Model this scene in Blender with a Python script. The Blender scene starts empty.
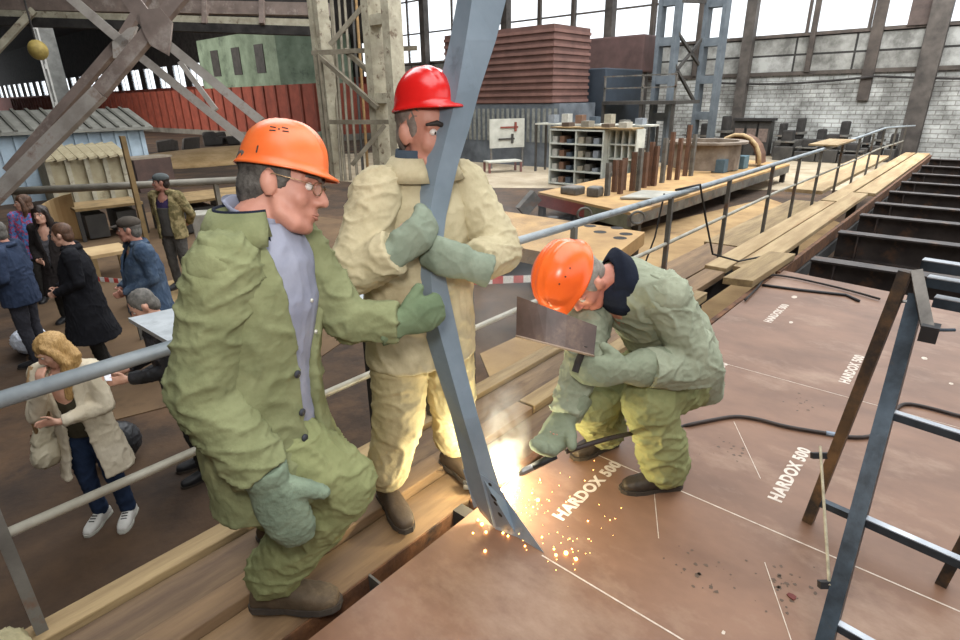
import bpy, bmesh, math, random
from mathutils import Vector, Matrix, noise
import numpy as np
random.seed(7)
S = bpy.context.scene
COL = S.collection

# ---------------------------------------------------------------- camera
F_PX, CAM_Z = 563.1, 1.75
yaw, pitch, roll = math.radians(41.78), math.radians(21.45), math.radians(-.93)
FWD = Vector((math.cos(pitch)*math.cos(yaw), math.cos(pitch)*math.sin(yaw), -math.sin(pitch)))
_r = Vector((math.sin(yaw), -math.cos(yaw), 0)); _u = _r.cross(FWD)
RT = math.cos(roll)*_r + math.sin(roll)*_u
UP = -math.sin(roll)*_r + math.cos(roll)*_u
EYE = Vector((0, 0, CAM_Z))
cd = bpy.data.cameras.new('camera'); cam = bpy.data.objects.new('camera', cd); COL.objects.link(cam)
cd.sensor_width = 36; cd.sensor_fit = 'HORIZONTAL'; cd.lens = F_PX/960*36
cd.clip_start = .05; cd.clip_end = 400
cam.matrix_world = Matrix(((RT.x, UP.x, -FWD.x, 0), (RT.y, UP.y, -FWD.y, 0), (RT.z, UP.z, -FWD.z, CAM_Z), (0, 0, 0, 1)))
S.camera = cam

# ---------------------------------------------------------------- sky, lamps, exposure
w = bpy.data.worlds.new('daylight'); S.world = w; w.use_nodes = True
bg = w.node_tree.nodes['Background']; bg.inputs[0].default_value = (.93, .97, 1, 1); bg.inputs[1].default_value = 1.7
def area(name, loc, target, size, energy, col=(1, 1, 1), size_y=None):
    d = bpy.data.lights.new(name, 'AREA'); d.energy = energy; d.color = col; d.size = size
    if size_y: d.shape = 'RECTANGLE'; d.size_y = size_y
    o = bpy.data.objects.new(name, d); COL.objects.link(o); o.location = loc
    o.rotation_euler = (Vector(target)-Vector(loc)).to_track_quat('-Z', 'Y').to_euler()
    return o
area('camera_flash', (.0, .12, 2.12), (1.7, 1.3, .8), .30, 26, (1, .97, .93))
area('overhead_fill', (6, -1, 11.2), (6, -.9, 0), 22, 1050, (.95, .98, 1), 6)  # unseen area lamp, added as overhead fill under the roof opening
area('middle_fill', (16, 14.5, 12.9), (16, 14.6, 0), 26, 3500, (.95, .98, 1), 14)  # unseen lamp added to lift the dark middle of the hall
area('end_wall_fill', (25, 2, 12.6), (31, 3, 0), 8, 4200, (.95, .98, 1), 16)  # unseen lamp added to brighten the brick end wall
area('left_fill', (16, 60, 12.6), (26, 62, 0), 24, 14000, (1, .96, .92), 50)  # unseen lamp added below the closed roof to light the red cladding
S.view_settings.view_transform = 'Standard'; S.view_settings.look = 'None'
S.view_settings.gamma = 1; S.view_settings.use_curve_mapping = False
S.view_settings.exposure = .15

FLOOR = -1.25
def ray(x, y): return FWD + (x-480)/F_PX*RT - (y-320)/F_PX*UP
def G(x, y, z=0.0):                       # point of the level z seen at photo pixel x, y
    d = ray(x, y); return EYE + d*((z-CAM_Z)/d.z)
def D(x, y, dep): return EYE + ray(x, y)*dep
def XP(x, y, X): d = ray(x, y); return EYE + d*(X/d.x)
def YP(x, y, Y): d = ray(x, y); return EYE + d*(Y/d.y)
def VP(x, y, p):                          # point straight above p seen at that pixel row
    d = ray(x, y); return EYE + d*(math.hypot(p[0], p[1])/math.hypot(d.x, d.y))
def V(*a): return Vector(a)

# ---------------------------------------------------------------- materials
def lin(h):
    h = h.lstrip('#'); c = [int(h[i:i+2], 16)/255 for i in (0, 2, 4)]
    return tuple((v/12.92 if v <= .04045 else ((v+.055)/1.055)**2.4) for v in c)+(1,)
MATS = {}
def M(name, c1, c2=None, scale=6, rough=.7, metal=0, bump=0, bscale=None, stretch=(1, 1, 1), c3=None, c3scale=2, c3lo=.55, c3hi=.68,
      detail=6, emit=0, spec=.5, lo=.35, hi=.68, rotz=0, wr=0, wrs=6):
    if name in MATS: return MATS[name]
    m = bpy.data.materials.new(name); m.use_nodes = True; MATS[name] = m
    nt = m.node_tree; N = nt.nodes; L = nt.links; b = N['Principled BSDF']
    b.inputs['Roughness'].default_value = rough; b.inputs['Metallic'].default_value = metal
    b.inputs['Specular IOR Level'].default_value = spec
    c1 = lin(c1); c2 = lin(c2) if c2 else tuple(v*.72 for v in c1[:3])+(1,)
    tc = N.new('ShaderNodeTexCoord'); mp = N.new('ShaderNodeMapping'); mp.inputs['Scale'].default_value = stretch
    mp.inputs['Rotation'].default_value = (0, 0, rotz)
    L.new(tc.outputs['Object'], mp.inputs['Vector'])
    nz = N.new('ShaderNodeTexNoise'); nz.inputs['Scale'].default_value = scale; nz.inputs['Detail'].default_value = detail
    nz.inputs['Roughness'].default_value = .62
    L.new(mp.outputs[0], nz.inputs['Vector'])
    cr = N.new('ShaderNodeValToRGB'); cr.color_ramp.elements[0].position = lo; cr.color_ramp.elements[1].position = hi
    cr.color_ramp.elements[0].color = c2; cr.color_ramp.elements[1].color = c1
    L.new(nz.outputs['Fac'], cr.inputs[0]); out = cr.outputs[0]
    if c3:
        n2 = N.new('ShaderNodeTexNoise'); n2.inputs['Scale'].default_value = c3scale; n2.inputs['Detail'].default_value = 8
        n2.inputs['Roughness'].default_value = .7
        L.new(mp.outputs[0], n2.inputs['Vector'])
        r2 = N.new('ShaderNodeValToRGB'); r2.color_ramp.elements[0].position = c3lo; r2.color_ramp.elements[1].position = c3hi
        L.new(n2.outputs['Fac'], r2.inputs[0])
        mx = N.new('ShaderNodeMix'); mx.data_type = 'RGBA'; mx.inputs['B'].default_value = lin(c3)
        L.new(r2.outputs[0], mx.inputs['Factor']); L.new(out, mx.inputs['A']); out = mx.outputs['Result']
    L.new(out, b.inputs['Base Color'])
    if emit:
        b.inputs['Emission Color'].default_value = c1; b.inputs['Emission Strength'].default_value = emit
    if bump:
        n3 = N.new('ShaderNodeTexNoise'); n3.inputs['Scale'].default_value = bscale or scale*4; n3.inputs['Detail'].default_value = 5
        L.new(mp.outputs[0], n3.inputs['Vector'])
        bp = N.new('ShaderNodeBump'); bp.inputs['Strength'].default_value = bump; bp.inputs['Distance'].default_value = .02
        L.new(n3.outputs['Fac'], bp.inputs['Height']); L.new(bp.outputs[0], b.inputs['Normal'])
        if wr:                                              # creases: sharp ridges bent by a slow noise
            n5 = N.new('ShaderNodeTexNoise'); n5.noise_type = 'RIDGED_MULTIFRACTAL'; n5.inputs['Scale'].default_value = wrs; n5.inputs['Detail'].default_value = 2.5
            n5.inputs['Distortion'].default_value = .8; L.new(mp.outputs[0], n5.inputs['Vector'])
            b5 = N.new('ShaderNodeBump'); b5.inputs['Strength'].default_value = wr; b5.inputs['Distance'].default_value = .02
            L.new(n5.outputs['Fac'], b5.inputs['Height']); L.new(b5.outputs[0], bp.inputs['Normal'])
    return m

# ---------------------------------------------------------------- mesh helpers
ORG = {}
def thing(name, label, cat, loc=(0, 0, 0), group=None):
    o = bpy.data.objects.new(name, None); COL.objects.link(o); o.location = loc; o.empty_display_size = .1
    o['label'] = label; o['category'] = cat
    if group: o['group'] = group
    ORG[o.name] = Vector(loc); return o
def tag(o, label, cat, group=None, kind=None):
    o['label'] = label; o['category'] = cat
    if group: o['group'] = group
    if kind: o['kind'] = kind
    return o
def finish(name, me, mat, parent=None, smooth=False, loc=None):
    o = bpy.data.objects.new(name, me); COL.objects.link(o)
    if parent is not None:
        org = ORG[parent.name]; o.parent = parent
    else:
        if loc is None:
            n = len(me.vertices); a = np.empty(n*3); me.vertices.foreach_get('co', a); a = a.reshape(-1, 3)
            loc = Vector(((a[:, 0].min()+a[:, 0].max())/2, (a[:, 1].min()+a[:, 1].max())/2, a[:, 2].min()))
        org = Vector(loc); o.location = org
    ORG[o.name] = org.copy(); me.transform(Matrix.Translation(-org))
    if mat is not None: me.materials.append(mat)
    if smooth:
        for p in me.polygons: p.use_smooth = True
    return o
def frame(d, ref=None):
    d = Vector(d).normalized(); ref = Vector(ref) if ref is not None else V(0, 0, 1)
    s = d.cross(ref)
    if s.length < 1e-4: s = d.cross(V(1, 0, 0))
    s.normalize(); return s, s.cross(d).normalized(), d   # side, up, dir
class B:
    def __init__(self): self.bm = bmesh.new()
    def quadbox(self, c):                                   # 8 corners: bottom 4 then top 4
        v = [self.bm.verts.new(p) for p in c]
        for f in ((0, 3, 2, 1), (4, 5, 6, 7), (0, 1, 5, 4), (1, 2, 6, 5), (2, 3, 7, 6), (3, 0, 4, 7)):
            self.bm.faces.new([v[i] for i in f])
        return self
    def box(self, x0, x1, y0, y1, z0, z1):
        return self.quadbox([(x0, y0, z0), (x1, y0, z0), (x1, y1, z0), (x0, y1, z0), (x0, y0, z1), (x1, y0, z1), (x1, y1, z1), (x0, y1, z1)])
    def obox(self, o, a, b, c):                             # origin corner plus three edge vectors
        o, a, b, c = Vector(o), Vector(a), Vector(b), Vector(c)
        return self.quadbox([o, o+a, o+a+b, o+b, o+c, o+a+c, o+a+b+c, o+b+c])
    def bar(self, p0, p1, wd, h, up=None):
        p0, p1 = Vector(p0), Vector(p1); s, u, d = frame(p1-p0, up); s = s*wd/2; u = u*h/2
        return self.quadbox([p0-s-u, p0+s-u, p1+s-u, p1-s-u, p0-s+u, p0+s+u, p1+s+u, p1-s+u])
    def prism(self, pts, off):                              # polygon pushed along a vector
        off = Vector(off); n = len(pts); a = [self.bm.verts.new(Vector(p)) for p in pts]; b = [self.bm.verts.new(Vector(p)+off) for p in pts]
        self.bm.faces.new(a); self.bm.faces.new(b[::-1])
        for i in range(n): self.bm.faces.new((a[i], b[i], b[(i+1) % n], a[(i+1) % n]))
        return self
    def rings(self, R, cap=True, closed=True):
        rows = [[self.bm.verts.new(p) for p in r] for r in R]; n = len(rows[0])
        for a, b in zip(rows, rows[1:]):
            for i in range(n if closed else n-1):
                j = (i+1) % n; self.bm.faces.new((a[i], a[j], b[j], b[i]))
        if cap:
            self.bm.faces.new(rows[0][::-1]); self.bm.faces.new(rows[-1])
        return self
    def tube(self, pts, r, n=8, ref=None):
        pts = [Vector(p) for p in pts]; R = []; k = len(pts)
        rr = r if isinstance(r, (list, tuple)) else [r]*k
        prev = None
        for i, p in enumerate(pts):
            d = (pts[min(i+1, k-1)]-pts[max(i-1, 0)])
            if d.length < 1e-6: d = V(0, 0, 1)
            d.normalize()
            if prev is None: s, u, _ = frame(d, ref)
            else:
                s = prev-d*prev.dot(d)
                if s.length < 1e-5: s, u, _ = frame(d)
                s.normalize(); u = s.cross(d)
            prev = s
            R.append([p+(s*math.cos(t)+u*math.sin(t))*rr[i] for t in (2*math.pi*j/n for j in range(n))])
        return self.rings(R)
    def limb(self, pts, r, n=14):                           # tube with rounded ends
        pts = [Vector(p) for p in pts]; r = list(r)
        d0 = (pts[0]-pts[1]).normalized(); d1 = (pts[-1]-pts[-2]).normalized()
        P = [pts[0]+d0*r[0]*.9, pts[0]+d0*r[0]*.6]+pts+[pts[-1]+d1*r[-1]*.6, pts[-1]+d1*r[-1]*.9]
        Rr = [r[0]*.35, r[0]*.78]+r+[r[-1]*.78, r[-1]*.35]
        return self.tube(P, Rr, n)
    def loft(self, secs, n=24, p=2.0):                      # (centre, side, fwd, rx, ry)
        R = []
        for c, s, f, rx, ry in secs:
            row = []
            for j in range(n):
                t = 2*math.pi*j/n; ct, st = math.cos(t), math.sin(t); e = 2/p
                row.append(Vector(c)+Vector(s)*rx*math.copysign(abs(ct)**e, ct)+Vector(f)*ry*math.copysign(abs(st)**e, st))
            R.append(row)
        return self.rings(R)
    def ell(self, c, rx, ry, rz, X=(1, 0, 0), Y=(0, 1, 0), Z=(0, 0, 1), n=16):
        m = Matrix((Vector(X)*rx, Vector(Y)*ry, Vector(Z)*rz)).transposed().to_4x4(); m.translation = Vector(c)
        bmesh.ops.create_uvsphere(self.bm, u_segments=n, v_segments=max(6, n*2//3), radius=1, matrix=m); return self
    def mesh(self, name):
        bmesh.ops.recalc_face_normals(self.bm, faces=self.bm.faces)
        me = bpy.data.meshes.new(name); self.bm.to_mesh(me); self.bm.free(); return me
    def build(self, name, mat, parent=None, smooth=False, bevel=0, loc=None):
        o = finish(name, self.mesh(name), mat, parent, smooth, loc)
        if bevel:
            b = o.modifiers.new('b', 'BEVEL'); b.width = bevel; b.segments = 2; b.limit_method = 'ANGLE'
        return o
    def blob(self, name, mat, parent=None, vox=.01, it=4, fold=None, sub=0):
        me = self.mesh(name); o = bpy.data.objects.new('tmp', me); COL.objects.link(o)
        m = o.modifiers.new('r', 'REMESH'); m.mode = 'VOXEL'; m.voxel_size = vox; m.use_smooth_shade = True
        if it:
            s = o.modifiers.new('s', 'SMOOTH'); s.factor = .6; s.iterations = it
        dg = bpy.context.evaluated_depsgraph_get(); dg.update()
        me2 = bpy.data.meshes.new_from_object(o.evaluated_get(dg)); bpy.data.objects.remove(o); bpy.data.meshes.remove(me)
        me2.name = name; me2.materials.clear()
        if fold: fold(me2)
        return finish(name, me2, mat, parent, True)
def st(o): o['kind'] = 'structure'; return o

def folds(amp=.006, sc=(9, 9, 14), dirn=None, seed=0, fine=.35):
    def f(me):
        n = len(me.vertices); co = np.empty(n*3); no = np.empty(n*3)
        me.vertices.foreach_get('co', co)
        me.vertex_normals.foreach_get('vector', no)
        co = co.reshape(-1, 3); no = no.reshape(-1, 3); out = co.copy()
        for i in range(n):
            p = co[i]
            q = Vector((p[0]*sc[0]+seed, p[1]*sc[1], p[2]*sc[2]))
            wv = Vector((noise.noise(q*.35), noise.noise(q*.35+Vector((7, 3, 1))), noise.noise(q*.35+Vector((2, 9, 5)))))
            a = 1-abs(noise.noise(q*1.3+wv*1.5))*1.9; b = 1-abs(noise.noise(q*3.0+wv*1.8))*1.9
            c = noise.noise(q*.45+Vector((3, 8, 1)))
            out[i] += no[i]*amp*(.55*c+.85*(max(a, 0)**4-.25)+.34*(max(b, 0)**3-.3))
        me.vertices.foreach_set('co', out.ravel()); me.update()
    return f
# ================================================================ the hall
def brickmat(name, c1, c2, mortar, bw, bh, ms, rough=.9, off=.5):
    m = bpy.data.materials.new(name); m.use_nodes = True; nt = m.node_tree; N = nt.nodes; L = nt.links; b = N['Principled BSDF']
    b.inputs['Roughness'].default_value = rough
    tc = N.new('ShaderNodeTexCoord'); sp = N.new('ShaderNodeSeparateXYZ'); cb = N.new('ShaderNodeCombineXYZ')
    L.new(tc.outputs['Object'], sp.inputs[0]); L.new(sp.outputs['Y'], cb.inputs['X']); L.new(sp.outputs['Z'], cb.inputs['Y'])
    br = N.new('ShaderNodeTexBrick'); br.inputs['Scale'].default_value = 1; br.inputs['Brick Width'].default_value = bw
    br.inputs['Row Height'].default_value = bh; br.inputs['Mortar Size'].default_value = ms; br.offset = off
    br.inputs['Color1'].default_value = lin(c1); br.inputs['Color2'].default_value = lin(c2); br.inputs['Mortar'].default_value = lin(mortar)
    L.new(cb.outputs[0], br.inputs['Vector'])
    nz = N.new('ShaderNodeTexNoise'); nz.inputs['Scale'].default_value = .9; nz.inputs['Detail'].default_value = 8; nz.inputs['Roughness'].default_value = .7
    L.new(tc.outputs['Object'], nz.inputs['Vector'])
    cr = N.new('ShaderNodeValToRGB'); cr.color_ramp.elements[0].position = .38; cr.color_ramp.elements[1].position = .62
    cr.color_ramp.elements[0].color = (.22, .21, .20, 1); cr.color_ramp.elements[1].color = (1, 1, 1, 1)
    L.new(nz.outputs['Fac'], cr.inputs[0])
    mx = N.new('ShaderNodeMix'); mx.data_type = 'RGBA'; mx.blend_type = 'MULTIPLY'; mx.inputs['Factor'].default_value = .8
    L.new(br.outputs[0], mx.inputs['A']); L.new(cr.outputs[0], mx.inputs['B']); L.new(mx.outputs['Result'], b.inputs['Base Color'])
    return m
def ribmat(name, c1, c2, pitch, axis='Y', dark=.25, rough=.7, dirt=1):
    m = bpy.data.materials.new(name); m.use_nodes = True; nt = m.node_tree; N = nt.nodes; L = nt.links; b = N['Principled BSDF']
    b.inputs['Roughness'].default_value = rough
    tc = N.new('ShaderNodeTexCoord')
    nz = N.new('ShaderNodeTexNoise'); nz.inputs['Scale'].default_value = dirt; nz.inputs['Detail'].default_value = 7
    L.new(tc.outputs['Object'], nz.inputs['Vector'])
    cr = N.new('ShaderNodeValToRGB'); cr.color_ramp.elements[0].color = lin(c2); cr.color_ramp.elements[1].color = lin(c1)
    cr.color_ramp.elements[0].position = .4; cr.color_ramp.elements[1].position = .6
    L.new(nz.outputs['Fac'], cr.inputs[0]); L.new(cr.outputs[0], b.inputs['Base Color'])
    return m
m_floor = M('dirt floor', '#503b28', '#2c2017', 1.3, .95, bump=.5, bscale=9, c3='#6d5036', c3scale=.35, c3lo=.5, c3hi=.72)  # dirt colour darkened to imitate the dim light beside the deck
m_rub = M('black rubber', '#232224', '#19181a', 8, .55)
m_dark = M('dark soot', '#3a3633', '#1f1c1a', 2, .9)
m_steel = M('dull grey steel', '#77746d', '#4b4843', 3, .6, .2, c3='#6b4a35', c3scale=4)
m_cream = M('chipped cream paint', '#bdb59e', '#958c78', 2.2, .7, c3='#6a5846', c3scale=3, c3lo=.56, c3hi=.66)
m_brick = brickmat('whitewashed brick', '#c6c6c0', '#a9a9a3', '#8c8882', .62, .2, .022)
m_panel = brickmat('grey wall panels', '#a8a7a1', '#93918a', '#33302d', 2.6, .82, .05, off=0)
m_red = M('red oxide cladding', '#9a4c39', '#7d3b2c', 1.2, .8)
m_ceil = M('sooty roof', '#2c2a28', '#191817', 1, .95)

XW = 34.0
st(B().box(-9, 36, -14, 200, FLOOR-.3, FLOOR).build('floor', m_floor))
def hallwall(name, y0, y1, z0, z1, mat, x0=XW, x1=XW+.3): return st(B().box(x0, x1, y0, y1, z0, z1).build(name, mat))
hallwall('wall_right', -14, 42, FLOOR, 2.75, m_brick)
hallwall('wall_right_panels', -14, 42, 2.75, 4.4, m_panel, XW, XW+.2)
hallwall('wall_far', 42, 200, FLOOR, 3.75, m_red)
hallwall('wall_far_upper', 42, 200, 6.4, 13, m_dark)
b = B()
yy = 44
while yy < 198:
    b.box(XW, XW+.3, yy, yy+1.7, 3.75, 6.4); yy += 5.0
st(b.build('wall_far_piers', m_dark))
st(B().box(-9, -8.7, -14, 200, FLOOR, 13).build('wall_back', m_dark))
st(B().box(-9, 36, -14.3, -14, FLOOR, 3.2).build('wall_near', m_dark))
# unseen roof, left open over deck and middle bays to let daylight in
b = B(); b.box(-9, 36, 22, 200, 13, 13.3); b.box(-9, 2, 4, 22, 13, 13.3); b.box(30, 36, 4, 22, 13, 13.3); b.box(2, 30, 4, 7, 13, 13.3); b.box(-9, 36, -14, -7, 13, 13.3); b.box(-9, -6, -7, 4, 13, 13.3)
for k in range(10): b.box(-6+4.5*k, -5.8+4.5*k, -7, 4, 13, 13.3)
st(b.build('ceiling', m_ceil))
st(B().box(XW, XW+.3, -14, 42, 11.5, 13).build('wall_right_top', m_dark))
# glazed strip of the far wall
m_pane = bpy.data.materials.new('dusty pane'); m_pane.use_nodes = True
nt = m_pane.node_tree; nt.nodes.clear(); o_ = nt.nodes.new('ShaderNodeOutputMaterial'); mxs = nt.nodes.new('ShaderNodeMixShader')
t1 = nt.nodes.new('ShaderNodeBsdfTransparent'); t2 = nt.nodes.new('ShaderNodeBsdfTranslucent'); t2.inputs[0].default_value = (.9, .95, 1, 1)
mxs.inputs[0].default_value = .22
nt.links.new(t1.outputs[0], mxs.inputs[1]); nt.links.new(t2.outputs[0], mxs.inputs[2]); nt.links.new(mxs.outputs[0], o_.inputs[0])
m_frame = M('window bars', '#5d5148', '#3c342e', 4, .7)
cols = [-5, 3.2, 11.06, 19.26, 27.3, 35.4, 42]
for k, (a, c) in enumerate(zip(cols, cols[1:])):
    b = B(); n = 3
    for i in range(1, n):
        y = a+(c-a)*i/n; b.box(XW-.05, XW+.1, y-.07, y+.07, 4.4, 11.5)
    for z in (6.6, 8.9): b.box(XW-.03, XW+.07, a, c, z-.05, z+.05)
    b.box(XW-.1, XW+.15, a, c, 4.4, 4.55)
    f = st(b.build('window_%d' % (k+1), m_frame, loc=(XW, (a+c)/2, 4.4)))
    B().box(XW+.02, XW+.03, a, c, 4.4, 11.5).build('pane', m_pane, f)
yy = 44
k = 7
while yy < 198:
    if yy < 130 or k % 2:
        f = st(B().box(XW+.05, XW+.12, yy+3.3, yy+3.42, 3.75, 6.4).build('window_%d' % k, m_frame, loc=(XW, yy+3.3, 3.75)))
        B().box(XW+.1, XW+.11, yy+1.7, yy+5, 3.75, 6.4).build('pane', m_pane, f)
    k += 1; yy += 5.0
# wall columns and sills
for k, y in enumerate(cols):
    wd = .5 if k != 1 else .75
    st(B().box(XW-.55, XW-.02, y-wd/2, y+wd/2, FLOOR, 12.9).build('trim_%d' % (k+1), M('wall column paint', '#5d554e', '#302b27', 1.2, .8)))
for k, y in enumerate((5.45, 8.1, 13.8, 16.6, 22, 24.6)):
    st(B().box(XW-.22, XW-.02, y-(.12 if k else .24), y+(.12 if k else .24), 2.75 if k else 1.4, 11.5).build('trim_%d' % (k+10), M('mullion paint', '#574d45', '#332c27', 1.2, .8)))
st(B().box(XW-.12, XW-.01, -14, 42, 2.62, 2.8).build('trim_20', M('mullion paint', '#574d45')))
b = B(); pts = []
for i in range(60): pts.append((XW-.3, 13.5-i*.35, 2.45-.22*abs(math.sin(i*.35/2.7))))
tag(b.tube(pts, .06, 6).build('sagging_cable', m_dark), 'dark cable sagging along the whitewashed brick wall', 'cable')
o = B().box(XW-.2, XW-.06, 3.55, 4.35, 4.5, 5.75).build('vent_board', M('rust board', '#5d4f48', '#463a35', 2, .8))
tag(o, 'dark rectangular board fixed across a window pane near the right edge', 'board')

# ================================================================ platform: plate, planks, rail
m_plate = M('brown primer plate', '#876550', '#6e503e', 2.6, .48, .0, bump=.06, bscale=14, c3='#a08570', c3scale=1.7, c3lo=.52, c3hi=.75, stretch=(1, .6, 1), spec=.4)
plate = thing('steel_plate', 'large brown primed steel plate stencilled in white, laid flat on the platform', 'steel plate', (2.6, -.8, -.03))
B().prism([(-2, 1.40, -.03), (6.45, 1.435, -.03), (5.7, -3.9, -.03), (-2, -4, -.03)], (0, 0, .03)).build('sheet', m_plate, plate)
m_chalk = M('chalk', '#d9cfc2', '#b9a897', 30, .9)
def chalk(a, c, wd=.006):
    a, c = Vector(a), Vector(c); B().bar(a+V(0, 0, .0006), c+V(0, 0, .0006), wd, .001).build('chalk_line', m_chalk, plate)
chalk((1.50, 1.02, 0), (1.50, -2, 0)); chalk((2.26, 1.38, 0), (2.26, -2, 0)); chalk((3.78, 1.38, 0), (3.78, -2, 0), .004)
chalk((2.3, .92, 0), (1.9, .70, 0), .003); chalk((3.05, .78, 0), (2.6, .5, 0), .003); chalk((2.05, .32, 0), (1.4, -.05, 0), .003)
m_paint = M('stencil white', '#cfc3b6', '#a89080', 22, .8, lo=.25, hi=.5)
def text(body, x, y, size, length):
    cu = bpy.data.curves.new('t', 'FONT'); cu.body = body; cu.size = size; cu.offset = .0035; cu.extrude = .0004; cu.space_character = 1.12
    o = bpy.data.objects.new('t', cu); COL.objects.link(o)
    dg = bpy.context.evaluated_depsgraph_get(); dg.update(); me = bpy.data.meshes.new_from_object(o.evaluated_get(dg))
    bpy.data.objects.remove(o)
    xs = [v.co.x for v in me.vertices]; s = length/(max(xs)-min(xs)); x0 = min(xs)
    for v in me.vertices: v.co = Vector((x+(v.co.x-x0)*s, y+v.co.y, v.co.z+.0008))
    me.materials.clear(); return finish('stencil_lettering', me, m_paint, plate)
for x, y in ((1.725, 1.07), (3.25, 1.07), (4.79, 1.075), (2.475, .375), (3.98, .375)):
    text('HARDOX 500', x, y, .080, .54)
m_stain = M('dark oily stain', '#5f4a38', '#4b3a2b', 12, .6)
random.seed(5)
for x, y, n_ in ((1.85, .48, 26), (1.98, .22, 34), (2.75, .72, 16), (1.45, -.1, 20), (3.5, .55, 14)):
    b = B()
    for i in range(n_):
        px, py, r_ = x+random.gauss(0, .06), y+random.gauss(0, .06), random.uniform(.002, .011)
        b.prism([(px+r_*math.cos(a)*random.uniform(.5, 1.2), py+r_*math.sin(a)*random.uniform(.5, 1.2), .0004) for a in (k*.9 for k in range(7))], (0, 0, .0005))
    b.build('oil_spatter', m_stain, plate)['kind'] = 'stuff'
o = B()
for x, y, r in ((4.75, .05, .035), (4.4, -.12, .022), (4.9, .95, .03), (1.62, .33, .012), (5.6, 1.1, .05)):
    o.prism([(x+r*math.cos(t)*random.uniform(.6, 1), y+.6*r*math.sin(t)*random.uniform(.6, 1), .0005) for t in (i*.7 for i in range(9))], (0, 0, .0006))
o.build('paint_spot', m_chalk, plate)['kind'] = 'stuff'

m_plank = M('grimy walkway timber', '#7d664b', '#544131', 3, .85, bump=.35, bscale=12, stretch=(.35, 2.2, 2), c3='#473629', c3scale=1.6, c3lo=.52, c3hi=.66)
m_plank2 = M('worn brown timber', '#8c7050', '#67503a', 3.2, .8, bump=.3, bscale=14, stretch=(.3, 2.5, 2), c3='#5f452f', c3scale=1.8, c3lo=.56, c3hi=.7)
m_curb = M('pale weathered timber', '#a18a63', '#7b6547', 4, .85, bump=.35, bscale=14, stretch=(.3, 3, 3))
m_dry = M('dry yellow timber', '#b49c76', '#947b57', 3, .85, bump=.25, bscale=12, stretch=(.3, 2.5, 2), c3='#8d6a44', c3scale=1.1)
def plank(name, x0, x1, y0, y1, z0, z1, mat, label, cat='plank', group=None):
    o = B().box(x0, x1, y0, y1, z0, z1).build(name, mat, bevel=.006); return tag(o, label, cat, group)
plank('curb_beam', -1.2, 5.4, 2.085, 2.19, -.12, .03, m_curb, 'pale timber curb beam along the outer edge of the walkway under the railing', 'timber beam')
plank('walkway_plank', -1.2, 3.3, 1.87, 2.08, -.07, .0, m_plank, 'wide grimy walkway plank lying directly beside the pale curb beam')
plank('walkway_plank', -1.2, 2.42, 1.745, 1.865, -.07, .012, m_plank2, 'narrow worn plank in the middle of the walkway, under the bent-kneed worker')
plank('walkway_plank', -1.2, 1.78, 1.515, 1.74, -.09, -.035, m_plank2, 'low brown plank nearest the steel plate, under the boot tip of the front worker')
plank('walkway_plank', 1.80, 4.2, 1.50, 1.74, -.09, -.03, m_plank, 'low dark plank behind the leaning grey beam and the crouching welder')
plank('walkway_plank', 2.44, 5.2, 1.75, 1.865, -.07, .012, m_curb, 'narrow pale plank of the walkway past the crouching welder')
plank('walkway_plank', 3.32, 6.0, 1.87, 2.08, -.06, .005, m_plank2, 'wide plank of the walkway beyond the crouching welder, beside the curb')
o = thing('rusty_channel', 'rusty steel channel lying in the gap between walkway and steel plate', 'steel channel', (1, 1.45, -.12))
m_rust = M('rust', '#7b5233', '#4a2f1e', 8, .85, .1, bump=.3, c3='#33241a', c3scale=5)
B().box(-1.2, 1.53, 1.412, 1.42, -.12, -.015).box(-1.2, 1.53, 1.50, 1.508, -.12, -.03).box(-1.2, 1.53, 1.42, 1.50, -.12, -.112).build('web', m_rust, o)
B().box(.98, .99, 1.42, 1.5, -.11, -.02).build('stiffener', m_steel, o); B().box(1.47, 1.53, 1.42, 1.5, -.11, -.012).build('end_lug', m_dark, o)
plank('edge_board', 1.56, 6.28, 1.44, 1.485, -.14, .0, m_rust, 'brown edge strip along the far side of the steel plate, behind the welder', 'steel strip')
# supports under the deck
o = thing('deck_support_frame', 'dark steel frame carrying the walkway and the brown plate', 'support frame', (2, 0, FLOOR))
for y in (2.02, 1.45, .3, -1.5, -3.5): B().box(-2, 6.1 if y < 1 else 22, y-.06, y+.06, -.30, -.15).build('girder', m_dark, o)
for x in (-1.5, 2.0, 5.6):
    for y in (2.02, -1.5, -3.5): B().box(x-.07, x+.07, y-.07, y+.07, FLOOR, -.3).build('leg', m_dark, o)
for x in (9.5, 14, 19): B().box(x-.07, x+.07, 1.95, 2.09, FLOOR, -.3).build('leg', m_dark, o)

# walkway beyond the plate
pl = [(6.2, 12.5, 1.60, 1.86, 'long pale plank of the far walkway nearest the dark girders'),
      (6.05, 11.2, 1.88, 2.11, 'long pale plank of the far walkway below the railing posts'),
      (12.6, 22, 1.50, 1.82, 'sunlit plank of the far walkway near its end by the girders'),
      (11.3, 22, 1.86, 2.11, 'sunlit plank of the far walkway near its end below the rail')]
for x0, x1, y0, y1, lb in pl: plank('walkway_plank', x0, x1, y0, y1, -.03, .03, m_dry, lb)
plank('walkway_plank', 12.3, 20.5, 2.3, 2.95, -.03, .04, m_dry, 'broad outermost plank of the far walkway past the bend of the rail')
plank('walkway_plank', 5.1, 7.5, 2.2, 2.62, -.14, -.08, m_plank2, 'brown plank outside the railing, just past the first far posts')
plank('walkway_plank', 7.6, 11.8, 2.2, 2.7, -.15, -.09, m_curb, 'weathered broad plank outside the railing, halfway to its bend')
o = B().obox(G(722, 284, .03), G(768, 257, .03)-G(722, 284, .03), V(.06, -.26, 0), (0, 0, .07)).build('loose_board', m_curb, bevel=.006)
tag(o, 'short thick loose board lying on the walkway near the black rod', 'board')
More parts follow.
